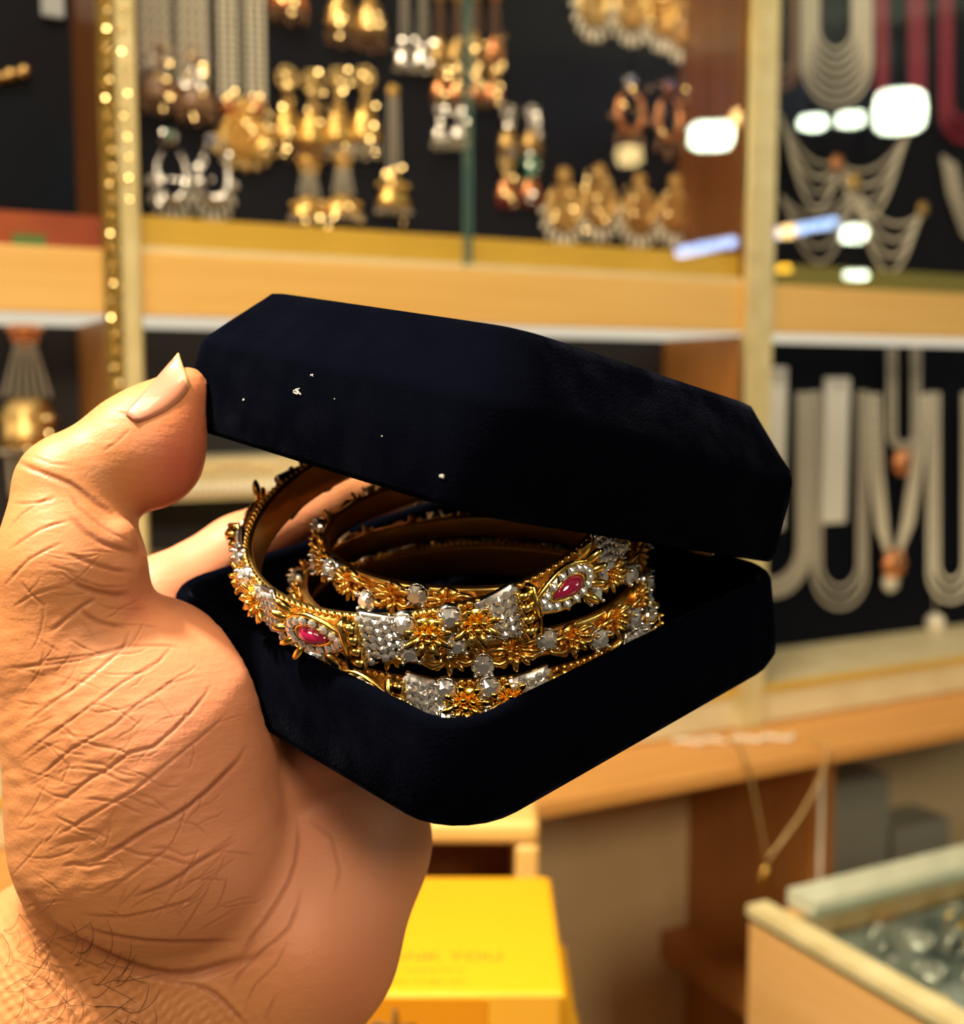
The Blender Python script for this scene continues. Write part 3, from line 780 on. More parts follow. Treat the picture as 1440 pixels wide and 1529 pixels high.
for (xa, xb, m, nm) in ((XL, xpl, 'panel_blue', 'back_panel'), (xpl, xpr, 'panel_navy', 'back_panel'), (xpr, XR, 'panel_black', 'back_panel')):
    part(MB().box((xa, YP + .002, zt), (xb, YP + .012, ztop)), nm, M[m])
x1150 = on_y(1150, 700, Y0).x
part(MB().box((XL, YB + .008, zf), (xpr, YB + .016, zb - .0025)), 'back_panel', M['panel_grey'])
part(MB().box((xpr, YB + .008, zf), (XR, YB + .016, zb - .0025)), 'back_panel', M['panel_black'])
for x in (xpl, xpr):
    part(MB().box((x - .0, Y0 + .006, zt), (x + .012, YP + .002, ztop)), 'partition', M['wood_brown'])
    part(MB().box((x - .0, Y0 + .006, zf), (x + .012, YB + .0078, zb - .0025)), 'partition', M['wood_brown_lit'])
part(MB().box((XL, YP - .004, ztop), (XR, YB + .012, ztop + .02)), 'top_board', M['wood'])
# posts standing in front of the shelf edge
def post(xc, w, zlo, lab):
    p = part(MB().box((xc, Y0 - .0050, zlo), (xc + w, Y0 - .001, ztop)), 'post', M['post_cream'])
    e = MB().box((xc + w, Y0 - .004, zlo), (xc + w + .002, Y0 - .001, ztop)); e.v = [v - np.array(C0) for v in e.v]
    return p
wl = on_y(203, 200, Y0 - .0050).x - on_y(178, 200, Y0 - .0050).x
xl_ = on_y(177, 200, Y0 - .0050).x
post(xl_, wl, zf, '')
part(MB().box((xl_ - .0105, Y0 - .0045, zf), (xl_ - .0002, Y0 - .001, ztop)), 'glitter_strip', M['glitter'])
part(MB().box((xl_ + wl, Y0 - .0045, zf), (xl_ + wl + .0015, Y0 - .001, ztop)), 'edge_trim', M['gold_light'])
xr_ = on_y(1122, 200, Y0 - .0050).x; wr_ = on_y(1161, 200, Y0 - .0050).x - xr_
post(xr_, wr_, zf2 - .0, '')
part(MB().box((xr_ - .0016, Y0 - .0045, zf), (xr_ - .0001, Y0 - .001, ztop)), 'edge_trim', M['gold_light'])
# rows of gold beads added along the posts for sparkle
def bead_row(x, z0, z1, step, r, m, y=Y0 - .0055):
    mb = MB(); z = z0
    while z < z1:
        mb.sphere((x + rnd.uniform(-.0012, .0012), y, z), r * rnd.uniform(.7, 1.15), 8, 6); z += step * rnd.uniform(.75, 1.25)
    return part(mb, 'bead_trim', m, smooth=True)
bead_row(xl_ - .0060, zf, ztop - .2, .0095, .0017, M['gold'])
bead_row(xl_ - .0030, zf, ztop - .2, .013, .0013, M['gold_light'])
bead_row(xl_ + .004, zt + .04, ztop - .2, .011, .0016, M['gold_light'])
bead_row(xr_ + .006, zf, ztop - .2, .0085, .0016, M['gold_light'])
# yellow card ledge, glass rail, and the coloured base on the left
def zpx(x, y, yw): return on_y(x, y, yw).z
part(MB().box((xpl + .012, Y0 + .008, zt), (xpr, Y0 + .030, zpx(400, 338, Y0 + .02))), 'card_ledge', M['yellow_ledge'])
part(MB().box((xpl + .012, Y0 + .002, zt), (xpr, Y0 + .006, zt + .0035)), 'glass_track', M['cream'])
part(MB().box((XL, Y0 + .008, zt), (xpl, Y0 + .03, zpx(60, 322, Y0 + .02))), 'card_ledge', M['orange_card'])
part(MB().box((on_y(20, 340, Y0).x, Y0 + .0065, zt), (on_y(70, 340, Y0).x, Y0 + .008, zpx(40, 348, Y0))), 'green_leaf_print', M['green_card'])
part(MB().box((xpr + .012, Y0 + .008, zt), (XR, Y0 + .03, zpx(1300, 405, Y0 + .02))), 'card_ledge', M['olive'])  # ledge whose olive colour stands for yellow reflections on black
# sliding glass panes with green edges
gl1 = part(MB().box((xpl + .012, Y0 + .0032, zt + .001), (x705, Y0 + .0052, ztop)), 'glass_pane', M['glass'])
gl2 = part(MB().box((x705 - .004, Y0 + .0005, zt + .001), (xpr + .006, Y0 + .0028, ztop)), 'glass_pane', M['glass'])
gl3 = part(MB().box((xpr + .008, Y0 + .0005, zt + .001), (XR, Y0 + .0028, ztop)), 'glass_pane', M['glass'])
part(MB().box((x705 - .0052, Y0 + .0004, zt + .001), (x705 - .0040, Y0 + .0030, ztop)), 'glass_edge', M['edge_green'])
part(MB().box((x705 - .0002, Y0 + .0030, zt + .001), (x705 + .0018, Y0 + .0054, ztop)), 'glass_edge', M['edge_green'])
# steps in the lower middle bay
def step(x0, x1, ytop, ybot, yfront, nm, m):
    a = on_y(x0, ytop, yfront); b = on_y(x1, ybot, yfront)
    return part(MB().box((a.x, yfront, zpx((x0 + x1) / 2, ybot, yfront)), (b.x, YB + .0078, zpx((x0 + x1) / 2, ytop, yfront))), nm, m)
for yt, ybm in ((683, 742), (830, 884)):
    step(215, 620, yt, ybm, .795, 'display_step', M['cream'])
    bm_ = MB(); xa = on_y(215, yt, .794).x; xb = on_y(620, yt, .794).x; x = xa
    zz = zpx(340, yt + 16, .794)
    while x < xb:
        bm_.sphere((x, .7945, zz + rnd.uniform(-.003, .003)), .0017 * rnd.uniform(.6, 1.2), 8, 6); x += .0048
    part(bm_, 'bead_trim', M['gold_light'], smooth=True)
    pm = MB(); x = xa; z2_ = zpx(340, ybm - 12, .794)
    while x < xb:
        pm.sphere((x, .7935, z2_), (.0023, .0023, .0046), 8, 6); x += .0047
    part(pm, 'pearl_trim', M['pearl'], smooth=True)

# ------------------------------------------------------------------ earrings and necklaces
def disc_beads(mb, c, r, n, br, y=0):
    for k in range(n):
        a = 2 * PI * k / n; mb.sphere((c[0] + r * math.cos(a), y, c[1] + r * math.sin(a)), br, 6, 4)
# shallow polished cabochons added and tilted to glint under the lamps
def glint_caps(t, pts, r, m):
    mb = MB()
    for (x, y, z) in pts:
        n = Vector((-.33 + rnd.uniform(-.30, .22), -1, .33 + rnd.uniform(-.28, .28))).normalized()
        q = n.to_track_quat('Z', 'Y').to_matrix().to_4x4(); q.translation = Vector((x, y, z))
        Rc = r * 5.5; prof = []
        for k in range(5):
            rr = r * (1 - k / 4) + 1e-6; prof.append((rr, math.sqrt(Rc * Rc - rr * rr) - math.sqrt(Rc * Rc - r * r)))
        mb.lathe([(r * .9, -r * .4)] + prof, 12, q)
    return mb.build('added_glints', m, t)
M['shine_gold'] = mat('polished_gold', (1, .78, .38), .06, 1.); M['shine_silver'] = mat('polished_silver', (.95, .93, .9), .05, 1.)
def root_at(x, y, yw, name, label, cat, group=None):
    return thing(name, label, cat, on_y(x, y, yw), group)
YE = YP - .0045
def jhumka(x, y, w, h, label, group, top='bgold', bell='bgold', fr='pearl_grey', yw=YE):
    s = sc_at(x, yw); W, H = w * s, h * s
    t = root_at(x, y, yw, 'earring', label, 'earring', group)
    mb = MB(); r = .36 * W
    mb.sphere((0, 0, -.14 * H), (r * .5, r * .4, r * .5), 8, 6); disc_beads(mb, (0, -.14 * H), r * .85, 9, r * .3)
    mb.sphere((0, 0, -.31 * H), r * .42, 8, 6); mb.sphere((-.1 * W, 0, -.40 * H), r * .3, 8, 6); mb.sphere((.1 * W, 0, -.40 * H), r * .3, 8, 6)
    mb.build('stud', M[top], t)
    mb = MB(); z0 = -.42 * H; z1 = -.80 * H
    mb.lathe([(.06 * W, z0), (.25 * W, z0 + .12 * (z1 - z0)), (.40 * W, z0 + .45 * (z1 - z0)), (.46 * W, z0 + .8 * (z1 - z0)), (.5 * W, z1), (.42 * W, z1)], 16)
    for q_, r_, c_ in ((.25, .31, 10), (.52, .42, 12), (.82, .47, 14)):
        for k in range(c_):
            a = 2 * PI * k / c_; mb.sphere((r_ * W * math.cos(a), r_ * W * math.sin(a), z0 + q_ * (z1 - z0)), .05 * W, 6, 4)
    mb.v = [v * np.array([1, .55, 1]) for v in mb.v]
    mb.build('bell', M[bell], t)
    mb = MB()
    for k in range(16):
        a = 2 * PI * k / 16
        mb.sphere((.46 * W * math.cos(a), .25 * W * math.sin(a), -.86 * H), .06 * W, 6, 4)
        if k % 2: mb.sphere((.44 * W * math.cos(a), .24 * W * math.sin(a), -.94 * H), .055 * W, 6, 4)
    mb.sphere((0, 0, -.97 * H), .07 * W, 8, 5)
    mb.build('fringe', M[fr], t); glint_caps(t, [(rnd.uniform(-.3, .3) * W, -.30 * W, -rnd.uniform(.05, .95) * H) for _ in range(9)], .0019, M['shine_silver' if top in ('silver', 'stone_green') else 'shine_gold']); return t
def tassel(x, y, w, h, label, group, n=5, spread=.36, top=.10, mid=.62, tm='bgold', sm='pearl_grey', bm='bgold', yw=YE, topw=.14):
    s = sc_at(x, yw); W, H = w * s, h * s
    t = root_at(x, y, yw, 'earring', label, 'earring', group)
    mb = MB(); mb.sphere((0, 0, -top * H * .6), (topw * W, topw * W * .7, top * H * .6), 10, 6); disc_beads(mb, (0, -top * H * .6), topw * W, 8, topw * W * .35)
    mb.build('stud', M[tm], t)
    mb = MB()
    for k in range(n):
        q = (k - (n - 1) / 2) / max(n - 1, 1) * 2
        mb.beads([(q * W * .10, 0, -top * H), (q * spread * W, 0, -mid * H)], .035 * W, 6)
    mb.build('strands', M[sm], t)
    mb = MB()
    mb.lathe([(spread * W * .6, -mid * H), (spread * W * 1.1, -(mid + .05) * H), (.44 * W, -(mid + .22) * H), (.5 * W, -(mid + .27) * H), (.3 * W, -(mid + .28) * H)], 16)
    for k in range(12):
        a = 2 * PI * k / 12; mb.sphere((.4 * W * math.cos(a), .4 * W * math.sin(a), -(mid + .12) * H), .07 * W, 6, 4)
    mb.v = [v * np.array([1, .5, 1]) for v in mb.v]
    mb.build('bell', M[bm], t)
    mb = MB()
    for k in range(16):
        a = 2 * PI * k / 16; mb.sphere((.46 * W * math.cos(a), .24 * W * math.sin(a), -(mid + .31) * H), .055 * W, 6, 4)
    mb.build('fringe', M[sm], t); glint_caps(t, [(rnd.uniform(-.35, .35) * W, -.28 * W, -rnd.uniform(mid, 1) * H) for _ in range(7)], .0019, M['shine_silver' if bm == 'silver' else 'shine_gold']); return t
def chandbali(x, y, w, h, label, group, m='bgold', fr='pearl_grey', st='crystal', yw=YE, drops=9, solid=False, stone=None):
    s = sc_at(x, yw); W, H = w * s, h * s
    t = root_at(x, y, yw, 'earring', label, 'earring', group)
    mb = MB(); mb.sphere((0, 0, -.13 * H), (.10 * W, .08 * W, .08 * H), 10, 6); disc_beads(mb, (0, -.13 * H), .14 * W, 9, .05 * W); mb.build('stud', M[st if not solid else m], t)
    if stone:
        q = MB(); q.sphere((-.05 * W, -.12 * W, -.12 * H), .09 * W, 8, 6); q.build('stone', M[stone], t)
    mb = MB(); cz = -.5 * H; R1 = .36 * W; rz = .26 * H
    P = [(R1 * math.sin(a) * (1 if True else 0), 0, cz - rz * math.cos(a)) for a in [(-.85 + 1.7 * k / 20) * PI for k in range(21)]]
    mb.tube(P, [.035 * W + .075 * W * math.cos((-.85 + 1.7 * k / 20) * PI / 2) for k in range(21)], 8)
    for k in range(15):
        a = (-.8 + 1.6 * k / 14) * PI
        mb.sphere((1.02 * R1 * math.sin(a), -.06 * W, cz - 1.02 * rz * math.cos(a)), .05 * W, 6, 4)
    if solid:
        mb.sphere((0, 0, cz), (R1 * .85, .02 * W, rz * .85), 12, 8)
        for q_, c_ in ((.3, 6), (.6, 11), (.85, 15)):
            for k in range(c_):
                a = 2 * PI * k / c_; mb.sphere((q_ * R1 * math.sin(a), -.03 * W, cz - q_ * rz * math.cos(a)), .055 * W, 6, 4)
        for k in range(4): mb.sphere(((k % 2 - .5) * .16 * W, -.02 * W, -(.2 + .04 * k) * H), .06 * W, 6, 4)
    mb.build('crescent', M[m], t)
    mb = MB()
    for k in range(drops):
        a = (-.62 + 1.24 * k / (drops - 1)) * PI * .75
        for j, rr in enumerate((1.28, 1.5)):
            mb.sphere((rr * R1 * math.sin(a), 0, cz - (rz * 1.02 + (rr - 1.0) * .42 * H) * math.cos(a) ** .8 if math.cos(a) > 0 else cz), (.065 * W, .05 * W, .05 * H), 6, 4)
    mb.sphere((0, 0, -.95 * H), (.09 * W, .07 * W, .05 * H), 8, 5)
    mb.build('fringe', M[fr], t); glint_caps(t, [(rnd.uniform(-.45, .45) * W, -.2 * W, -rnd.uniform(.1, .8) * H) for _ in range(10)], .0019, M['shine_silver' if m == 'silver' else 'shine_gold']); return t
def pearl_column(x, y, w, h, label, group, n=3, sm='pearl', end='bgold', pend=None, yw=YE):
    s = sc_at(x, yw); W, H = w * s, h * s
    t = root_at(x, y, yw, 'earring', label, 'earring', group)
    mb = MB(); mb.sphere((0, 0, -.03 * H), (W * .4, W * .3, .04 * H), 8, 6); mb.build('stud', M[end], t)
    mb = MB()
    for k in range(n):
        q = (k - (n - 1) / 2) / max(n - 1, 1)
        mb.beads([(q * W * .72, 0, -.04 * H), (q * W * .72, 0, -.92 * H)], W * .16, 6)
    mb.build('strands', M[sm], t)
    mb = MB(); mb.sphere((0, 0, -.95 * H), (W * .45, W * .3, .05 * H), 8, 6); disc_beads(mb, (0, -.96 * H), W * .4, 8, W * .13); mb.build('end_cap', M[end], t)
    glint_caps(t, [(rnd.uniform(-.4, .4) * W, -.35 * W, -rnd.uniform(.85, .98) * H) for _ in range(5)], .0019, M['shine_silver' if end == 'silver' else 'shine_gold']); return t

pts = []
for k in range(70):
    z = zf + .02 + k * .0098
    pts.append((xl_ - .0058 + rnd.uniform(-.002, .002) - C0.x, Y0 - .0055 - C0.y, z - C0.z))
for k in range(26):
    pts.append((xl_ + rnd.uniform(.002, wl - .004) - C0.x, Y0 - .0055 - C0.y, zt + .03 + k * .012 - C0.z))
glint_caps(cab, pts, .0016, M['shine_gold'])
G1 = 'gold and pearl earrings on the navy panel'
# first bay, left of the glass edge
for k, (x, lab) in enumerate(((228, 'grey pearl column earring at the far left top of the navy panel'), (285, 'grey pearl column earring beside the cream pearl columns'))):
    pearl_column(x, -60, 50, 165 + 20 * k, lab, G1, 4, 'pearl_grey', 'silver')
for k, (x, lab) in enumerate(((338, 'left one of two cream pearl column earrings'), (379, 'right one of two cream pearl column earrings'))):
    pearl_column(x, -50, 31, 205, lab, G1, 3, 'pearl', 'copper')
chandbali(364, 146, 88, 104, 'round coppery crescent earring below the cream pearl columns', G1, 'bgold', 'gold_light', 'copper', solid=True)
jhumka(237, 58, 60, 110, 'brown bell earring, left one of the pair under the grey pearls', G1, 'pearl_brown', 'pearl_brown', 'pearl_brown')
jhumka(291, 76, 60, 106, 'brown bell earring, right one of the pair under the grey pearls', G1, 'pearl_brown', 'pearl_brown', 'pearl_brown')
chandbali(254, 185, 62, 145, 'crystal crescent earring with a green glinting stud stone', G1, 'silver', 'pearl_grey', 'silver', stone='stone_green')
chandbali(317, 192, 62, 138, 'crystal crescent earring with a lilac glinting stud stone', G1, 'silver', 'pearl_grey', 'silver', stone='stone_blue')
for x, y, fr, lab in ((428, 96, 'pearl_brown', 'gold bell earring, first from the left in the row of four'), (466, 102, 'pearl_brown', 'gold bell earring, second from the left in the row of four'),
                      (505, 98, 'pearl', 'gold bell earring, third from the left in the row of four'), (545, 96, 'pearl', 'gold bell earring, rightmost in the row of four')):
    jhumka(x, y, 46, 138, lab, G1, 'gold_light', 'bgold', fr)
tassel(461, 232, 64, 108, 'short pearl tassel earring with gold hem, left one of two', G1, 5, .24, .12, .55, topw=.25)
tassel(512, 228, 64, 110, 'short pearl tassel earring with gold hem, right one of two', G1, 5, .24, .12, .55, topw=.2)
tassel(587, 128, 58, 198, 'long narrow pearl tassel earring over a gold bell', G1, 3, .14, .06, .60, topw=.13)
for k, (x, y, lab) in enumerate(((508, -70, 'brownish gold bell earring at the top, left one of a pair'), (553, -62, 'brownish gold bell earring at the top, right one of a pair'))):
    jhumka(x, y, 48, 134, lab, G1, 'bgold', 'bgold_dark', 'pearl_brown')
jhumka(430, -75, 60, 105, 'gold bell earring cut off by the top edge, beside the pearl columns', G1, 'bgold', 'copper', 'pearl_brown')
for x, lab in ((604, 'grey tassel earring near the glass edge, left one of two'), (632, 'grey tassel earring near the glass edge, right one of two')):
    tassel(x, -40, 36, 140, lab, G1, 3, .18, .1, .66, 'pearl_grey', 'pearl_grey', 'silver')
for x, y, m, lab in ((657, -30, 'bgold_dark', 'tall olive gold earring, left one of the pair by the glass edge'), (684, -28, 'bgold_dark', 'tall olive gold earring, right one of the pair by the glass edge'),
                     (712, -34, 'bgold_dark', 'tall dim gold earring just right of the glass edge'), (740, -30, 'copper', 'tall dim coppery earring right of the glass edge')):
    tassel(x, y, 34, 130, lab, G1, 3, .2, .2, .6, m, 'pearl_brown', m, topw=.3)
for x, y, lab in ((659, 88, 'small gold bell earring under the olive pair, left one'), (684, 90, 'small gold bell earring under the olive pair, right one'), (711, 92, 'small brown bell earring right of the glass edge, left one'), (737, 92, 'small brown bell earring right of the glass edge, right one')):
    jhumka(x, y, 32, 66, lab, G1, 'bgold_dark', 'copper', 'pearl_brown')
for x, lab in ((658, 'small silver drop earring by the glass edge, left one'), (686, 'small silver drop earring by the glass edge, right one')):
    jhumka(x, 156, 28, 66, lab, G1, 'silver', 'silver', 'pearl')
for x, st, lab in ((760, 'silver', 'silver and dark drop earring over an amber one'), (795, 'silver', 'silver and dark drop earring over a green-glinting one')):
    jhumka(x, 158, 34, 78, lab, G1, 'silver', 'bgold_dark', 'pearl_brown')
jhumka(757, 232, 34, 78, 'small amber drop earring with dark red hem', G1, 'gold_light', 'copper', 'enamel_red')
jhumka(793, 230, 34, 78, 'small green-glinting drop earring with dark red hem', G1, 'stone_green', 'copper', 'enamel_red')
chandbali(942, 108, 60, 112, 'crystal hoop earring above the cream reflection, left one', G1, 'copper', 'pearl_brown', 'silver', stone='stone_blue', drops=5)
chandbali(1000, 114, 54, 118, 'crystal hoop earring near the brown partition, right one', G1, 'copper', 'pearl_brown', 'copper', stone='stone_blue', drops=5)
for k, (x, y, lab) in enumerate(((843, 246, 'fan earring with pearl fringe, first of four in the bottom row'), (896, 242, 'fan earring with pearl fringe, second of four in the bottom row'),
                                 (956, 256, 'fan earring with pearl fringe, third of four in the bottom row'), (1009, 258, 'fan earring with pearl fringe, last of four by the partition'))):
    chandbali(x, y, 72, 118 - 4 * k, lab, G1, 'bgold_dark', 'pearl', 'copper', solid=True)
for k, (x, y, lab) in enumerate(((887, -62, 'pointed pearl earring at the top, first of four'), (943, -55, 'pointed pearl earring at the top, second of four'), (990, -45, 'pointed gold earring at the top, third of four'), (1018, -30, 'pointed gold earring at the top, last of four'))):
    chandbali(x, y, 66, 116, lab, G1, 'bgold' if k > 1 else 'gold_light', 'pearl', 'gold_light', solid=True)
# left bay: bead bracelet and clear clip
b = MB(); p0 = on_y(-60, 130, YE); p1 = on_y(46, 104, YE)
b.beads([p0, p1], .0042, 8); b.v = [v - np.array(p1) for v in b.v]
o = b.build('bracelet', M['bgold_dark']); o.location = p1; tag(o, 'beaded gold bracelet end showing at the left edge', 'bracelet')
p0 = on_y(62, 24, YP - .003); p1 = on_y(94, -40, YP - .003)
o = MB().box((0, -.002, 0), (p1.x - p0.x, .002, p1.z - p0.z)).build('price_tag', M['plastic'], smooth=False); o.location = p0; bevel(o, .001)
tag(o, 'small grey plastic tag at the top left corner', 'tag')
# lower left chandelier earring
YL = YB - .007
t = tassel(36, 478, 92, 260, 'large grey chandelier earring with gold band at the left edge', 'single earring in the lower left bay', 6, .36, .09, .44, 'copper', 'pearl_grey', 'bgold_dark', yw=YL, topw=.22)
mb = MB(); s_ = sc_at(36, YL)
for k in range(5): mb.beads([((k - 2) * 15 * s_, 0, -185 * s_), ((k - 2) * 13 * s_, 0, -262 * s_)], 4 * s_, 6)
mb.build('lower_strands', M['pearl_grey'], t)

# necklaces: strings of beads hung in loops
def loop(x0, x1, y0, y1, n=24, pw=2.2):
    out = []
    for k in range(n + 1):
        q = k / n * 2 - 1
        out.append(((x0 + x1) / 2 + (x1 - x0) / 2 * q, y1 - (y1 - y0) * abs(q) ** pw))
    return out
def ushape(x0, x1, y0, y1, n=30):
    """long U: straight sides, round bottom"""
    r = (x1 - x0) / 2; out = [(x0, y0)]
    for k in range(n + 1):
        a = PI * k / n; out.append(((x0 + x1) / 2 - r * math.cos(a), y1 - r * 1.3 + r * 1.3 * math.sin(a)))
    out.append((x1, y0)); return out
def necklace(lines, rpx, m, label, group, yw, extra=(), name='necklace', cat='necklace', join=False, dy=.0):
    X0, Y0_ = lines[0][0]
    org = on_y(X0, Y0_, yw); t = thing(name, label, cat, org, group)
    for k, l in enumerate(lines):
        mb = MB(); P = [on_y(x, y, yw - dy * (k % 2)) for x, y in l]
        s = sc_at(l[0][0], yw); mb.beads(P, rpx * s, 6); mb.v = [v - np.array(org) for v in mb.v]
        mb.build('strand', M[m] if isinstance(m, str) else M[m[k % len(m)]], t)
    for (x, y, r, mm_, nm) in extra:
        mb = MB(); s = sc_at(x, yw); c = on_y(x, y, yw - r * s * .55) - org
        mb.sphere(c, (r * s, r * s * .5, r * s), 12, 8)
        for k in range(10):
            a = 2 * PI * k / 10; mb.sphere((c.x + r * s * math.cos(a), c.y - r * s * .1, c.z + r * s * math.sin(a)), r * s * .22, 6, 4)
        mb.build(nm, M[mm_], t)
    return t
GN = 'bead necklaces on the black panels'
YN = YP - .004
necklace([ushape(1198 + k * 4, 1301 - k * 4.5, -260, 158 - k * 14) for k in range(7)], 3.2, 'pearl', 'layered cream pearl necklace at the top of the right bay', GN, YN)
necklace([ushape(1150 + k * 6, 1190 - k * 4, -260, 132 - k * 14) for k in range(3)], 4, 'pearl_brown', 'brown bead necklace just right of the cream post', GN, YN)
necklace([[(1306 + k * 8, -260), (1312 + k * 6, 160)] for k in range(3)] , 4.5, 'bead_red', 'dark red bead strands left of the large white reflection', GN, YN)
necklace([[(1357 + k * 7.5, -260), (1361 + k * 6, 150)] for k in range(4)], 5, 'bead_red', 'bright red bead strands behind the large white reflection', GN, YN)
necklace([ushape(1406 + k * 7, 1476 - k * 4, -260, 212 - k * 16) for k in range(3)], 4.5, 'bead_red', 'looped dark red bead necklace at the right edge', GN, YN)
def swag(xs, top, bot, n):
    (xa, xm, xb) = xs
    L = []
    for k in range(n):
        L.append(loop(xa + 4 * k, xm, top + 14 * k, bot[0] + k * 22, 16, 2) if False else [(xa + 3 * k + (xm - xa - 3 * k) * i / 16, (top[0] + 6 * k) * (1 - i / 16) + (top[1] + 6 * k) * i / 16 + (bot + 18 * k) * 4 * (i / 16) * (1 - i / 16)) for i in range(17)])
        L.append([(xm + 6 + (xb - 4 * k - xm - 6) * i / 16, (top[1] + 8 + 6 * k) * (1 - i / 16) + (top[2] + 6 * k) * i / 16 + (bot + 18 * k) * 4 * (i / 16) * (1 - i / 16)) for i in range(17)])
    return L
necklace(swag((1163, 1252, 1362), (170, 240, 190), 30, 4), 3.4, ('pearl_grey', 'pearl_grey', 'pearl', 'pearl'), 'swagged grey pearl collar with gold centre, upper of two', GN, YN, ((1250, 244, 11, 'copper', 'centre_piece'),))
necklace(swag((1166, 1276, 1382), (292, 280, 312), 34, 4), 3.2, ('pearl_grey', 'pearl', 'pearl_grey', 'pearl'), 'swagged grey pearl collar with gold centre, lower of two', GN, YN, ((1276, 272, 10, 'bgold', 'centre_piece'), (1378, 312, 9, 'bgold_dark', 'end_piece')))
necklace([[(1408 + k * 6, 232 + 4 * k), (1418 + k * 6, 290), (1440 + 6 * k, 350 - 6 * k), (1490, 390)] for k in range(4)], 3.4, 'pearl_grey', 'grey pearl swag at the right edge of the upper bay', GN, YN)
# lower right bay
YM = YB + .003
necklace([ushape(1095 + 5 * k, 1210 - 6 * k, 586, 890 - 8 * k) for k in range(4)], 4.2, 'pearl_grey', 'thick grey pearl rope necklace passing behind the box', GN, YM)
necklace([ushape(1214 + 6 * k, 1294 - 6 * k, 584, 908 - 16 * k) for k in range(3)], 3.1, 'pearl_grey', 'grey pearl loop necklace in front of the white strip', GN, YM)
necklace([[(1296 + 8 * k, 588), (1300 + 8 * k, 700), (1312 + 6 * k, 790), (1330, 838)] for k in range(3)] + [[(1383 - 7 * k, 588), (1378 - 7 * k, 680), (1362 - 6 * k, 780), (1338, 838)] for k in range(3)], 3.9, 'pearl', 'cream pearl loop necklace with pink pendant', GN, YM, ((1334, 842, 20, 'copper', 'pendant'), (1330, 868, 14, 'pearl', 'pendant_drop')))
necklace([ushape(1328 + 8 * k, 1372 - 8 * k, 520, 672 - 8 * k) for k in range(2)], 4.0, 'pearl_grey', 'short pearl necklace with a round orange pendant', GN, YM - .004, ((1347, 690, 17, 'copper', 'pendant'),))
necklace([ushape(1387 + 7 * k, 1452 - 6 * k, 586, 898 - 16 * k) for k in range(3)], 3.6, 'pearl', 'cream pearl loop necklace at the right edge', GN, YM)
o = thing('pendant', 'small white ball pendant on a thin cord near the shelf', 'pendant', on_y(1397, 870, YM))
c = on_y(1397, 930, YM) - on_y(1397, 870, YM)
s_ = sc_at(1397, YM)
mb = MB(); mb.tube([(0, 0, .02), tuple(c)], .0006, 6); mb.build('cord', M['pearl_grey'], o)
mb = MB(); mb.sphere(c, 15 * s_, 12, 8); mb.build('ball', M['pearl'], o)
for x0, x1, ya, yb_, lab in ((1234, 1263, 564, 780, 'white display strip behind the grey pearl loop'), (1146, 1170, 548, 790, 'white display strip beside the cream post')):
    t = thing('display_strip', lab, 'display strip', on_y((x0 + x1) / 2, yb_, YM + .002), 'white strips for hanging necklaces')
    a = on_y(x0, ya, YM + .002) - t.location; bb = on_y(x1, yb_, YM + .002) - t.location
    bevel(MB().box((a.x, -.001, bb.z), (bb.x, .004, a.z)).build('strip', M['white'], t, False), .001)
    mb = MB(); mb.sphere(((a.x + bb.x) / 2, -.002, a.z - .006), .004, 10, 6); mb.build('pin', M['silver'], t)

# ------------------------------------------------------------------ wooden counter below the cabinet
YC = .672
zc = zf2 - .001
zc2 = on_y(1114, 1166, YC).z
ct = thing('wooden_counter', 'orange wood counter running under the display cabinet', 'counter', (.4, .8, 0))
CO = Vector((.4, .8, 0))
bevel(part(MB().box((XL, YC, zc2), (XR, 1.09, zc)), 'worktop', M['wood_counter'], ct, org=CO), .002)
xpn = on_y(1214, 1250, YC + .03).x
part(MB().box((xpn, YC + .03, 0), (xpn + .022, .98, zc2)), 'side_panel', M['wood_brown_lit'], ct, org=CO)
part(MB().box((xpn - .03, YC + .06, on_y(1050, 1375, .86).z - .025), (xpn, .862, on_y(1050, 1375, .86).z)), 'rail', M['wood_brown_lit'], ct, org=CO)
part(MB().box((XL, .862, 0), (xpn, .882, zc2)), 'back_board', M['recess'], ct, org=CO)
part(MB().box((xpn + .022, .98, 0), (XR, 1.0, zc2)), 'back_board', M['recess'], ct, org=CO)
for (x0, x1, y0_, y1_, lab, m) in ((1228, 1330, 1175, 1345, 'upright grey-green card box under the counter, the taller one', 'grey_box'), (1336, 1420, 1240, 1345, 'low grey card box under the counter, beside the taller one', 'grey_box')):
    a = on_y(x0, y0_, .92); b_ = on_y(x1, y0_, .92)
    o = MB().box((0, 0, 0), (b_.x - a.x, .055, a.z)).build('storage_box', M[m], smooth=False); o.location = (a.x, .92, 0); bevel(o, .002)
    tag(o, lab, 'box', 'card boxes under the counter')
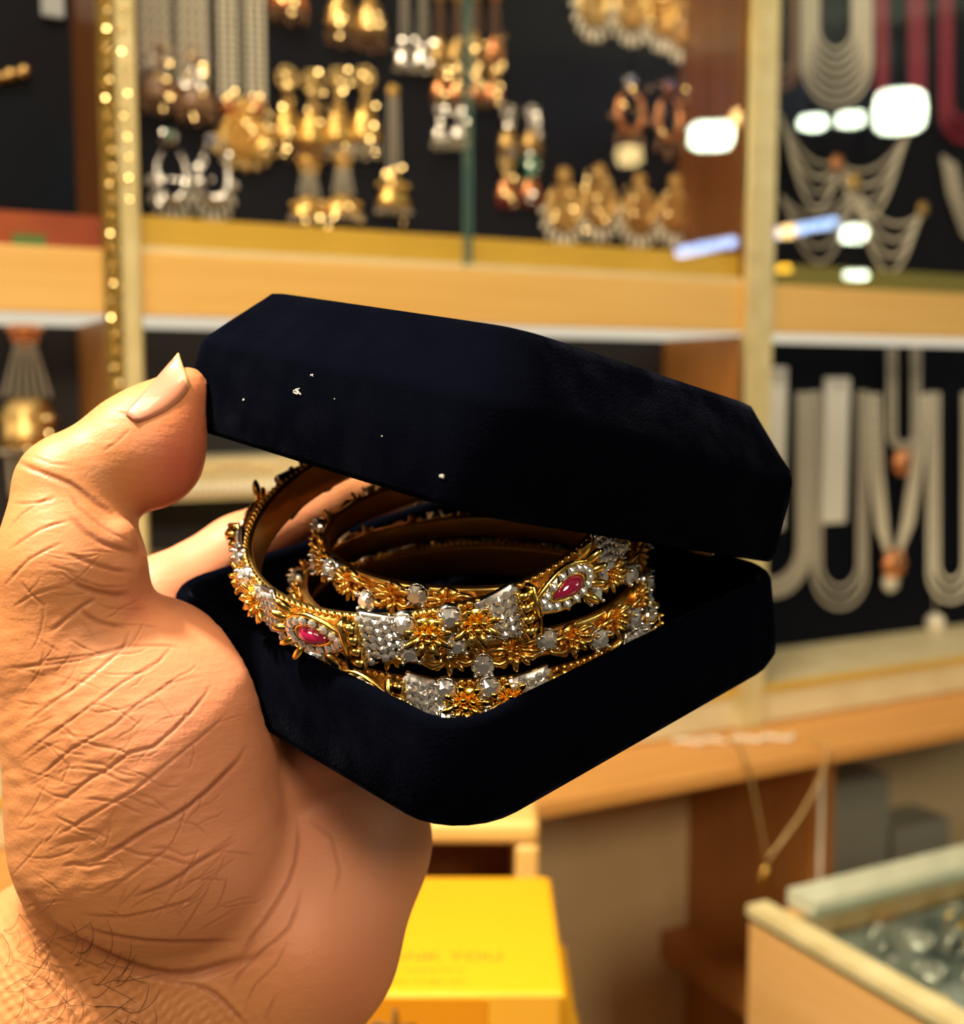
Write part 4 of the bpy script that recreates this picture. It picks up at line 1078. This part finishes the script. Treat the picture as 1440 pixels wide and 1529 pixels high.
# white bead string lying on the counter edge, hanging cords
pA = on_z(1008, 1108, zc + .0025); pB = on_z(1190, 1100, zc + .0025)
mb = MB(); pts = [pA.lerp(pB, k / 24) + Vector((0, .004 * math.sin(k * 1.1), 0)) for k in range(25)]
mb.beads(pts, .0026, 8, .0060); mb.v = [v - np.array(pA) for v in mb.v]
o = mb.build('bead_string', M['pearl']); o.location = pA; tag(o, 'short string of white beads lying on the orange counter', 'bead string')
ch = thing('chain', 'thin gold chain with pendant hanging in a V off the counter edge', 'chain', on_y(1105, 1150, YC - .003))
a = on_y(1102, 1110, YC - .003); b_ = on_y(1146, 1285, YC - .003); c_ = on_y(1236, 1112, YC - .003)
mb = MB(); P = [a, a.lerp(b_, .3) + Vector((.004, 0, 0)), a.lerp(b_, .65) + Vector((.002, 0, 0)), b_, b_.lerp(c_, .4) + Vector((.008, 0, -.004)), b_.lerp(c_, .75) + Vector((.010, 0, -.003)), c_]
P = [a + Vector((0, .02, .0)), ] + P + [c_ + Vector((0, .02, 0))]
mb.beads(P, .0014, 6, .003); mb.v = [v - np.array(ch.location) for v in mb.v]; mb.build('links', M['gold_light'], ch)
mb = MB(); c = b_ - ch.location + Vector((-.001, 0, -.012)); mb.sphere(c, (.005, .003, .009), 10, 6); disc_beads(mb, (c.x, c.z), .005, 8, .0012, c.y); mb.build('pendant', M['gold'], ch)
p = on_y(1226, 1150, YC + .027)
mb = MB(); mb.tube([(0, 0, 0), (.001, 0, -.10), (0, 0, -.2)], .0018, 8); o = mb.build('cord', M['pearl']); o.location = on_y(1228, 1135, YC + .027)
tag(o, 'pale cord hanging down the front edge of the brown panel', 'cord')

# ------------------------------------------------------------------ glass-topped showcase, lower right
cz_ = EYE.z - .295
cor = on_z(1118, 1352, cz_)
gs = thing('glass_showcase', 'glass topped wooden showcase at the lower right', 'showcase', (cor.x, cor.y, 0))
X1 = 1.2; Yn = -.2
O = Vector((cor.x, cor.y, 0))
part(MB().box((cor.x + .001, Yn, 0), (cor.x + .016, cor.y, cz_ - .008)), 'side_board', M['wood_pale'], gs, org=O)
part(MB().box((cor.x + .016, cor.y - .014, 0), (X1, cor.y - .0, cz_ - .008)), 'back_board', M['wood_pale'], gs, org=O)
part(MB().box((cor.x, Yn, cz_ - .008), (cor.x + .018, cor.y + .001, cz_ - .0055)), 'edge_strip', M['trim_green'], gs, org=O)
part(MB().box((cor.x - .0005, Yn, cz_ - .0055), (cor.x + .014, cor.y + .001, cz_)), 'edge_trim', M['post_cream'], gs, org=O)
part(MB().box((cor.x + .03, cor.y - .022, cz_ - .0055), (X1, cor.y + .001, cz_ + .004)), 'glass_rim', M['glass_rail'], gs, org=O)
part(MB().box((cor.x + .014, Yn, cz_ - .005), (X1, cor.y - .022, cz_ - .001)), 'glass_top', M['glass_top'], gs, org=O)
part(MB().box((cor.x + .016, Yn, cz_ - .032), (X1, cor.y - .014, cz_ - .022)), 'display_bed', M['bed'], gs, org=O)
gk = 0
for i in range(9):
    for j in range(8):
        x = cor.x + .035 + i * .026 + rnd.uniform(-.005, .005); y = cor.y - .045 - j * .028 + rnd.uniform(-.005, .005)
        q = CAMI @ Vector((x, y, cz_ - .018)); uu = CX + FPX * q.x / q.z; vv = CY + FPX * q.y / q.z
        if q.z < .2 or not (1100 < uu < 1480 and 1200 < vv < 1560): continue
        kind = rnd.choice(('gold', 'silver', 'silver', 'gold_light'))
        t = thing('ring' if (i + j) % 2 else 'brooch', '', '', (x, y, cz_ - .022)); t.scale = (.62, .62, .62); gk += 1
        place = '%s row from the wooden side, %s from rear rim' % (('first', 'second', 'third', 'fourth', 'fifth', 'sixth', 'seventh', 'eighth', 'ninth')[i], ('nearest', 'second', 'third', 'fourth', 'fifth', 'sixth', 'seventh', 'eighth')[j])
        col_ = {'gold': 'gold', 'silver': 'silver', 'gold_light': 'pale gold'}[kind]
        if t.name.startswith('ring'):
            mb = MB(); mb.tube([(.011 * math.cos(a), 0, .012 + .011 * math.sin(a)) for a in [2 * PI * k / 16 for k in range(16)]], .0018, 6, True); mb.build('hoop', M[kind], t)
            mb = MB(); mb.sphere((0, 0, .0245), (.006, .006, .004), 8, 6); mb.build('stone', M['crystal'], t, False)
            tag(t, col_ + ' ring, ' + place, 'ring', 'pieces under the glass top')
        else:
            mb = MB(); mb.lathe([(.014, 0), (.015, .003), (.008, .006)], 14)
            for k in range(9):
                a = 2 * PI * k / 9; mb.sphere((.012 * math.cos(a), .012 * math.sin(a), .006), .003, 6, 4)
            mb.build('plate', M[kind], t)
            mb = MB(); mb.sphere((0, 0, .007), (.006, .006, .005), 8, 6); mb.build('stone', M['crystal'], t, False)
            tag(t, col_ + ' brooch, ' + place, 'brooch', 'pieces under the glass top')

# ------------------------------------------------------------------ yellow packets, crate and the table under them
def frame_cam(p):                                # level frame turned with the camera: x right, y away
    return Matrix(((RT.x, fh.x, 0, p.x), (RT.y, fh.y, 0, p.y), (0, 0, 1, p.z), (0, 0, 0, 1)))
zy = on_z(850, 1482, 0)                           # direction only
Zp = .46
fr_ = at(848, 1482, Zp); bk = on_z(838, 1306, fr_.z)
dep = (bk - fr_).dot(fh); wdt = .155
hpk = .022
spec = ((0, 0, 'topmost yellow packet in the stack, printed side up'), (.0055, -.022, 'yellow packet second from the top of the stack'), (.0095, -.040, 'yellow packet third from the top of the stack'), (.002, .0, 'lowest yellow packet in the stack'))
for k, (dx, dy, lab) in enumerate(spec):
    p = fr_ + RT * dx + Vector((0, 0, -hpk * (k + 1)))
    t = thing('gift_packet', lab, 'packet', group='stack of yellow packets', mx=frame_cam(p))
    bd = MB().box((-wdt, 0, 0), (0, dep + dy * 1.0, hpk - .0004)).build('body', M['yellow'], t, False)
    bevel(bd, .003, 3)
    if k == 0:
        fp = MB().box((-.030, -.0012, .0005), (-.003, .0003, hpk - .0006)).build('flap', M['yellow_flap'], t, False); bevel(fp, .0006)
        MB().box((-wdt + .002, -.0008, .0012), (-.031, .0002, hpk - .002)).build('front_face', M['yellow_shaded'], t, False)  # plate in the shaded yellow, laid over the packet front
        for s_, yy, hh_ in (('THANK YOU', .0265, .0104), ('for shopping with us', .0175, .0036), ('please visit again soon', .0085, .0036)):
            cu = bpy.data.curves.new('txt', 'FONT'); cu.body = s_; cu.size = hh_; cu.align_x = 'CENTER'; cu.extrude = .00008
            to = bpy.data.objects.new('printed_text', cu); COL.objects.link(to)
            bpy.context.view_layer.update()
            m_ = bpy.data.meshes.new_from_object(to.evaluated_get(bpy.context.evaluated_depsgraph_get())); bpy.data.objects.remove(to)
            m_.materials.clear(); m_.materials.append(M['print'])
            link('printed_text', m_, t, Matrix.Translation((-.0545, yy, hpk - .0003)))
        lg = MB()
        y_ = -.0012
        lg.tube([(-.066, y_, .016), (-.0662, y_, .008), (-.068, y_, -.002)], .0008, 6)
        lg.tube([(-.078, y_, .006), (-.073, y_, .0105), (-.066, y_, .0085), (-.058, y_, .0095)], .0009, 6)
        lg.tube([(-.078, y_, .006), (-.075, y_, .002), (-.070, y_, .003), (-.067, y_, .008)], .0009, 6)
        lg.build('logo', M['ink'], t)
zt_ = fr_.z - hpk * 4
tm = frame_cam(fr_ + RT * (-.01) + Vector((0, 0, -hpk * 4)))
tb = thing('side_table', 'low wooden side table under the yellow packets', 'table', mx=tm)
bevel(MB().box((-.30, -.02, -.025), (0, .30, -.0002)).build('tabletop', M['wood_pale'], tb, False), .002)
for x in (-.29, -.05):
    for y in (.0, .26):
        MB().box((x, y, -zt_), (x + .03, y + .03, -.025)).build('leg', M['wood_pale'], tb, False)
cp = at(806, 1228, .60)
cm = frame_cam(Vector((cp.x, cp.y, zt_)))
cr = thing('wooden_crate', 'open fronted pale wooden crate behind the yellow packets', 'crate', mx=cm)
hc = cp.z - zt_; sfw = Vector(((cp - fr_).dot(RT), 0, 0))
bevel(MB().box((-.16, 0, hc - .012), (0, .12, hc)).build('top_board', M['wood'], cr, False), .004, 3)
bevel(MB().box((-.012, 0, .001), (0, .12, hc - .012)).build('side_board', M['wood'], cr, False), .003, 3)
bevel(MB().box((-.16, 0, .001), (-.148, .12, hc - .012)).build('side_board', M['wood'], cr, False), .003, 3)
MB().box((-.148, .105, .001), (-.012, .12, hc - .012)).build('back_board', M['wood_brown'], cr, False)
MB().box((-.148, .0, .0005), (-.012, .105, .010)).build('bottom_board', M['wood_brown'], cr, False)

# ------------------------------------------------------------------ lamps of the shop that the glass doors mirror
YG = Y0 + .0005
def mirrored(x, y, t):
    d = ray(x, y); p = EYE + d * t
    p.y = 2 * YG - p.y
    return p, t
lamps = [(1063, 203, 4.6, 76, 50, 'lamp_white', 'square white floodlight mirrored left of the cream post'), (1345, 166, 4.2, 84, 72, 'lamp_white', 'large square white floodlight mirrored at right'),
         (1215, 183, 4.8, 52, 30, 'lamp_white', 'small white downlight, left one of a mirrored pair'), (1271, 178, 4.8, 52, 30, 'lamp_white', 'small white downlight, right one of a mirrored pair'),
         (1276, 349, 6.0, 48, 34, 'lamp_white', 'small round white lamp mirrored over the lower pearl collar'), (1176, 346, 4.9, 34, 26, 'lamp_warm', 'small warm bulb mirrored low by the post'),
         (1106, 176, 3.9, 34, 34, 'lamp_warm', 'small warm bulb mirrored beside the square floodlight'), (1172, 401, 5.5, 32, 18, 'lamp_amber', 'amber bulb mirrored just above the shelf'),
         (1280, 411, 5.5, 46, 20, 'lamp_white', 'long white lamp mirrored just above the shelf'), (940, 232, 4.6, 50, 40, 'lamp_cream', 'cream square lamp mirrored under the hoop earring')]
for x, y, t, wpx, hpx, m, lab in lamps:
    p, t = mirrored(x, y, t); sx = t / FPX
    d = (Vector((x, 0, 0)) * 0 + (on_y(x, y, YG) - p)).normalized()      # towards the glass
    zax = d; xax = Vector((0, 0, 1)).cross(zax).normalized(); yax = zax.cross(xax)
    mx = Matrix(((xax.x, yax.x, zax.x, p.x), (xax.y, yax.y, zax.y, p.y), (xax.z, yax.z, zax.z, p.z), (0, 0, 0, 1)))
    t_ = thing('flood_lamp', lab, 'lamp', group='shop lamps hung from the ceiling', mx=mx)
    w, h = (wpx - 12) * sx / 2, (hpx - 10) * sx / 2
    MB().box((-w * 1.03, -h * 1.05, -.05), (w * 1.03, h * 1.05, -.003)).build('housing', M['dark_metal'], t_, False)
    dz = MB()
    n_ = 16; P = []
    for k in range(n_):
        a = 2 * PI * k / n_ + PI / n_; e_ = .55
        ca_, sa_ = math.cos(a), math.sin(a)
        P.append((w * math.copysign(abs(ca_) ** e_, ca_), h * math.copysign(abs(sa_) ** e_, sa_), 0))
    P2 = [(x_, y_, -.004) for x_, y_, _ in P]
    dz.add(P + P2, [tuple(range(n_)), tuple(range(2 * n_ - 1, n_ - 1, -1))] + [(i, i + n_, n_ + (i + 1) % n_, (i + 1) % n_) for i in range(n_)])
    dz.build('diffuser', M[m], t_, False)
    rd = MB(); top = mx.inverted() @ Vector((p.x, p.y, 2.7)); rd.tube([(0, 0, -.03), top], .006, 6); rd.build('rod', M['dark_metal'], t_)
pa, _ = mirrored(1012, 377, 5.2); pb, _ = mirrored(1250, 331, 5.2)
tl = thing('tube_lamp', 'long bluish tube lamp mirrored across the glass above the shelf', 'lamp', pa)
MB().tube([(0, 0, 0), pb - pa], 6.5 * 5.2 / FPX, 10).build('tube', M['lamp_blue'], tl)
for q in (.1, .9):
    c = (pb - pa) * q; MB().tube([c, c + Vector((0, 0, 2.7 - pa.z - c.z))], .005, 6).build('rod', M['dark_metal'], tl)

def area(name, loc, target, size, power, col, spread=180):
    L = bpy.data.lights.new(name, 'AREA'); L.shape = 'SQUARE'; L.size = size; L.energy = power; L.color = col; L.spread = math.radians(spread)
    o = bpy.data.objects.new(name, L); COL.objects.link(o); o.location = loc
    o.rotation_euler = (Vector(target) - Vector(loc)).to_track_quat('-Z', 'Y').to_euler(); return o
def camv(x, y, z): return CAM @ Vector((x, y, z))
handp = camv(-.05, .03, .22)
area('key_lamp', camv(-.42, -.70, .10), handp, .07, 4.0, (1, .86, .66), 75)
area('front_fill', camv(-.45, -.55, -.7), handp, .25, 1.3, (1, .80, .58))  # added fill from the front for the palm, no fitting modelled
area('left_fill', Vector((-1.3, -.1, 2.2)), Vector((.6, .8, 1.2)), .4, 7, (1, .80, .54))  # added fill from the left for the side-facing boards
area('shelf_fill', Vector((.0, .22, 2.35)), Vector((.5, .8, 1.40)), .35, 8, (1, .82, .55))  # added unseen light that brightens the shelf and cabinet
area('counter_fill', Vector((-.1, -1.2, 2.2)), Vector((.6, .8, 1.1)), .35, 15, (1, .80, .54))  # added unseen fill that brightens the recess under the counter
W = bpy.data.worlds.new('world'); SC.world = W; W.use_nodes = True
W.node_tree.nodes['Background'].inputs[0].default_value = (1, .82, .6, 1); W.node_tree.nodes['Background'].inputs[1].default_value = .07

cd = bpy.data.cameras.new('camera'); cam = bpy.data.objects.new('camera', cd); COL.objects.link(cam)
cam.matrix_world = Matrix(((RT.x, -DN.x, -FW.x, EYE.x), (RT.y, -DN.y, -FW.y, EYE.y), (RT.z, -DN.z, -FW.z, EYE.z), (0, 0, 0, 1)))
cd.sensor_fit = 'HORIZONTAL'; cd.sensor_width = 36; cd.lens = 36 * FPX / 1440
cd.clip_start = .01; cd.clip_end = 50
cd.dof.use_dof = True; cd.dof.focus_distance = .205; cd.dof.aperture_fstop = 45 / 2.8; cd.dof.aperture_blades = 0
SC.camera = cam
SC.view_settings.view_transform = 'Standard'; SC.view_settings.look = 'None'; SC.view_settings.gamma = 1; SC.view_settings.exposure = 0
SC.view_settings.use_curve_mapping = False
SC.cycles.use_denoising = True
SC.cycles.max_bounces = 8; SC.cycles.transparent_max_bounces = 12
SC.cycles.sample_clamp_indirect = 6; SC.cycles.blur_glossy = .3
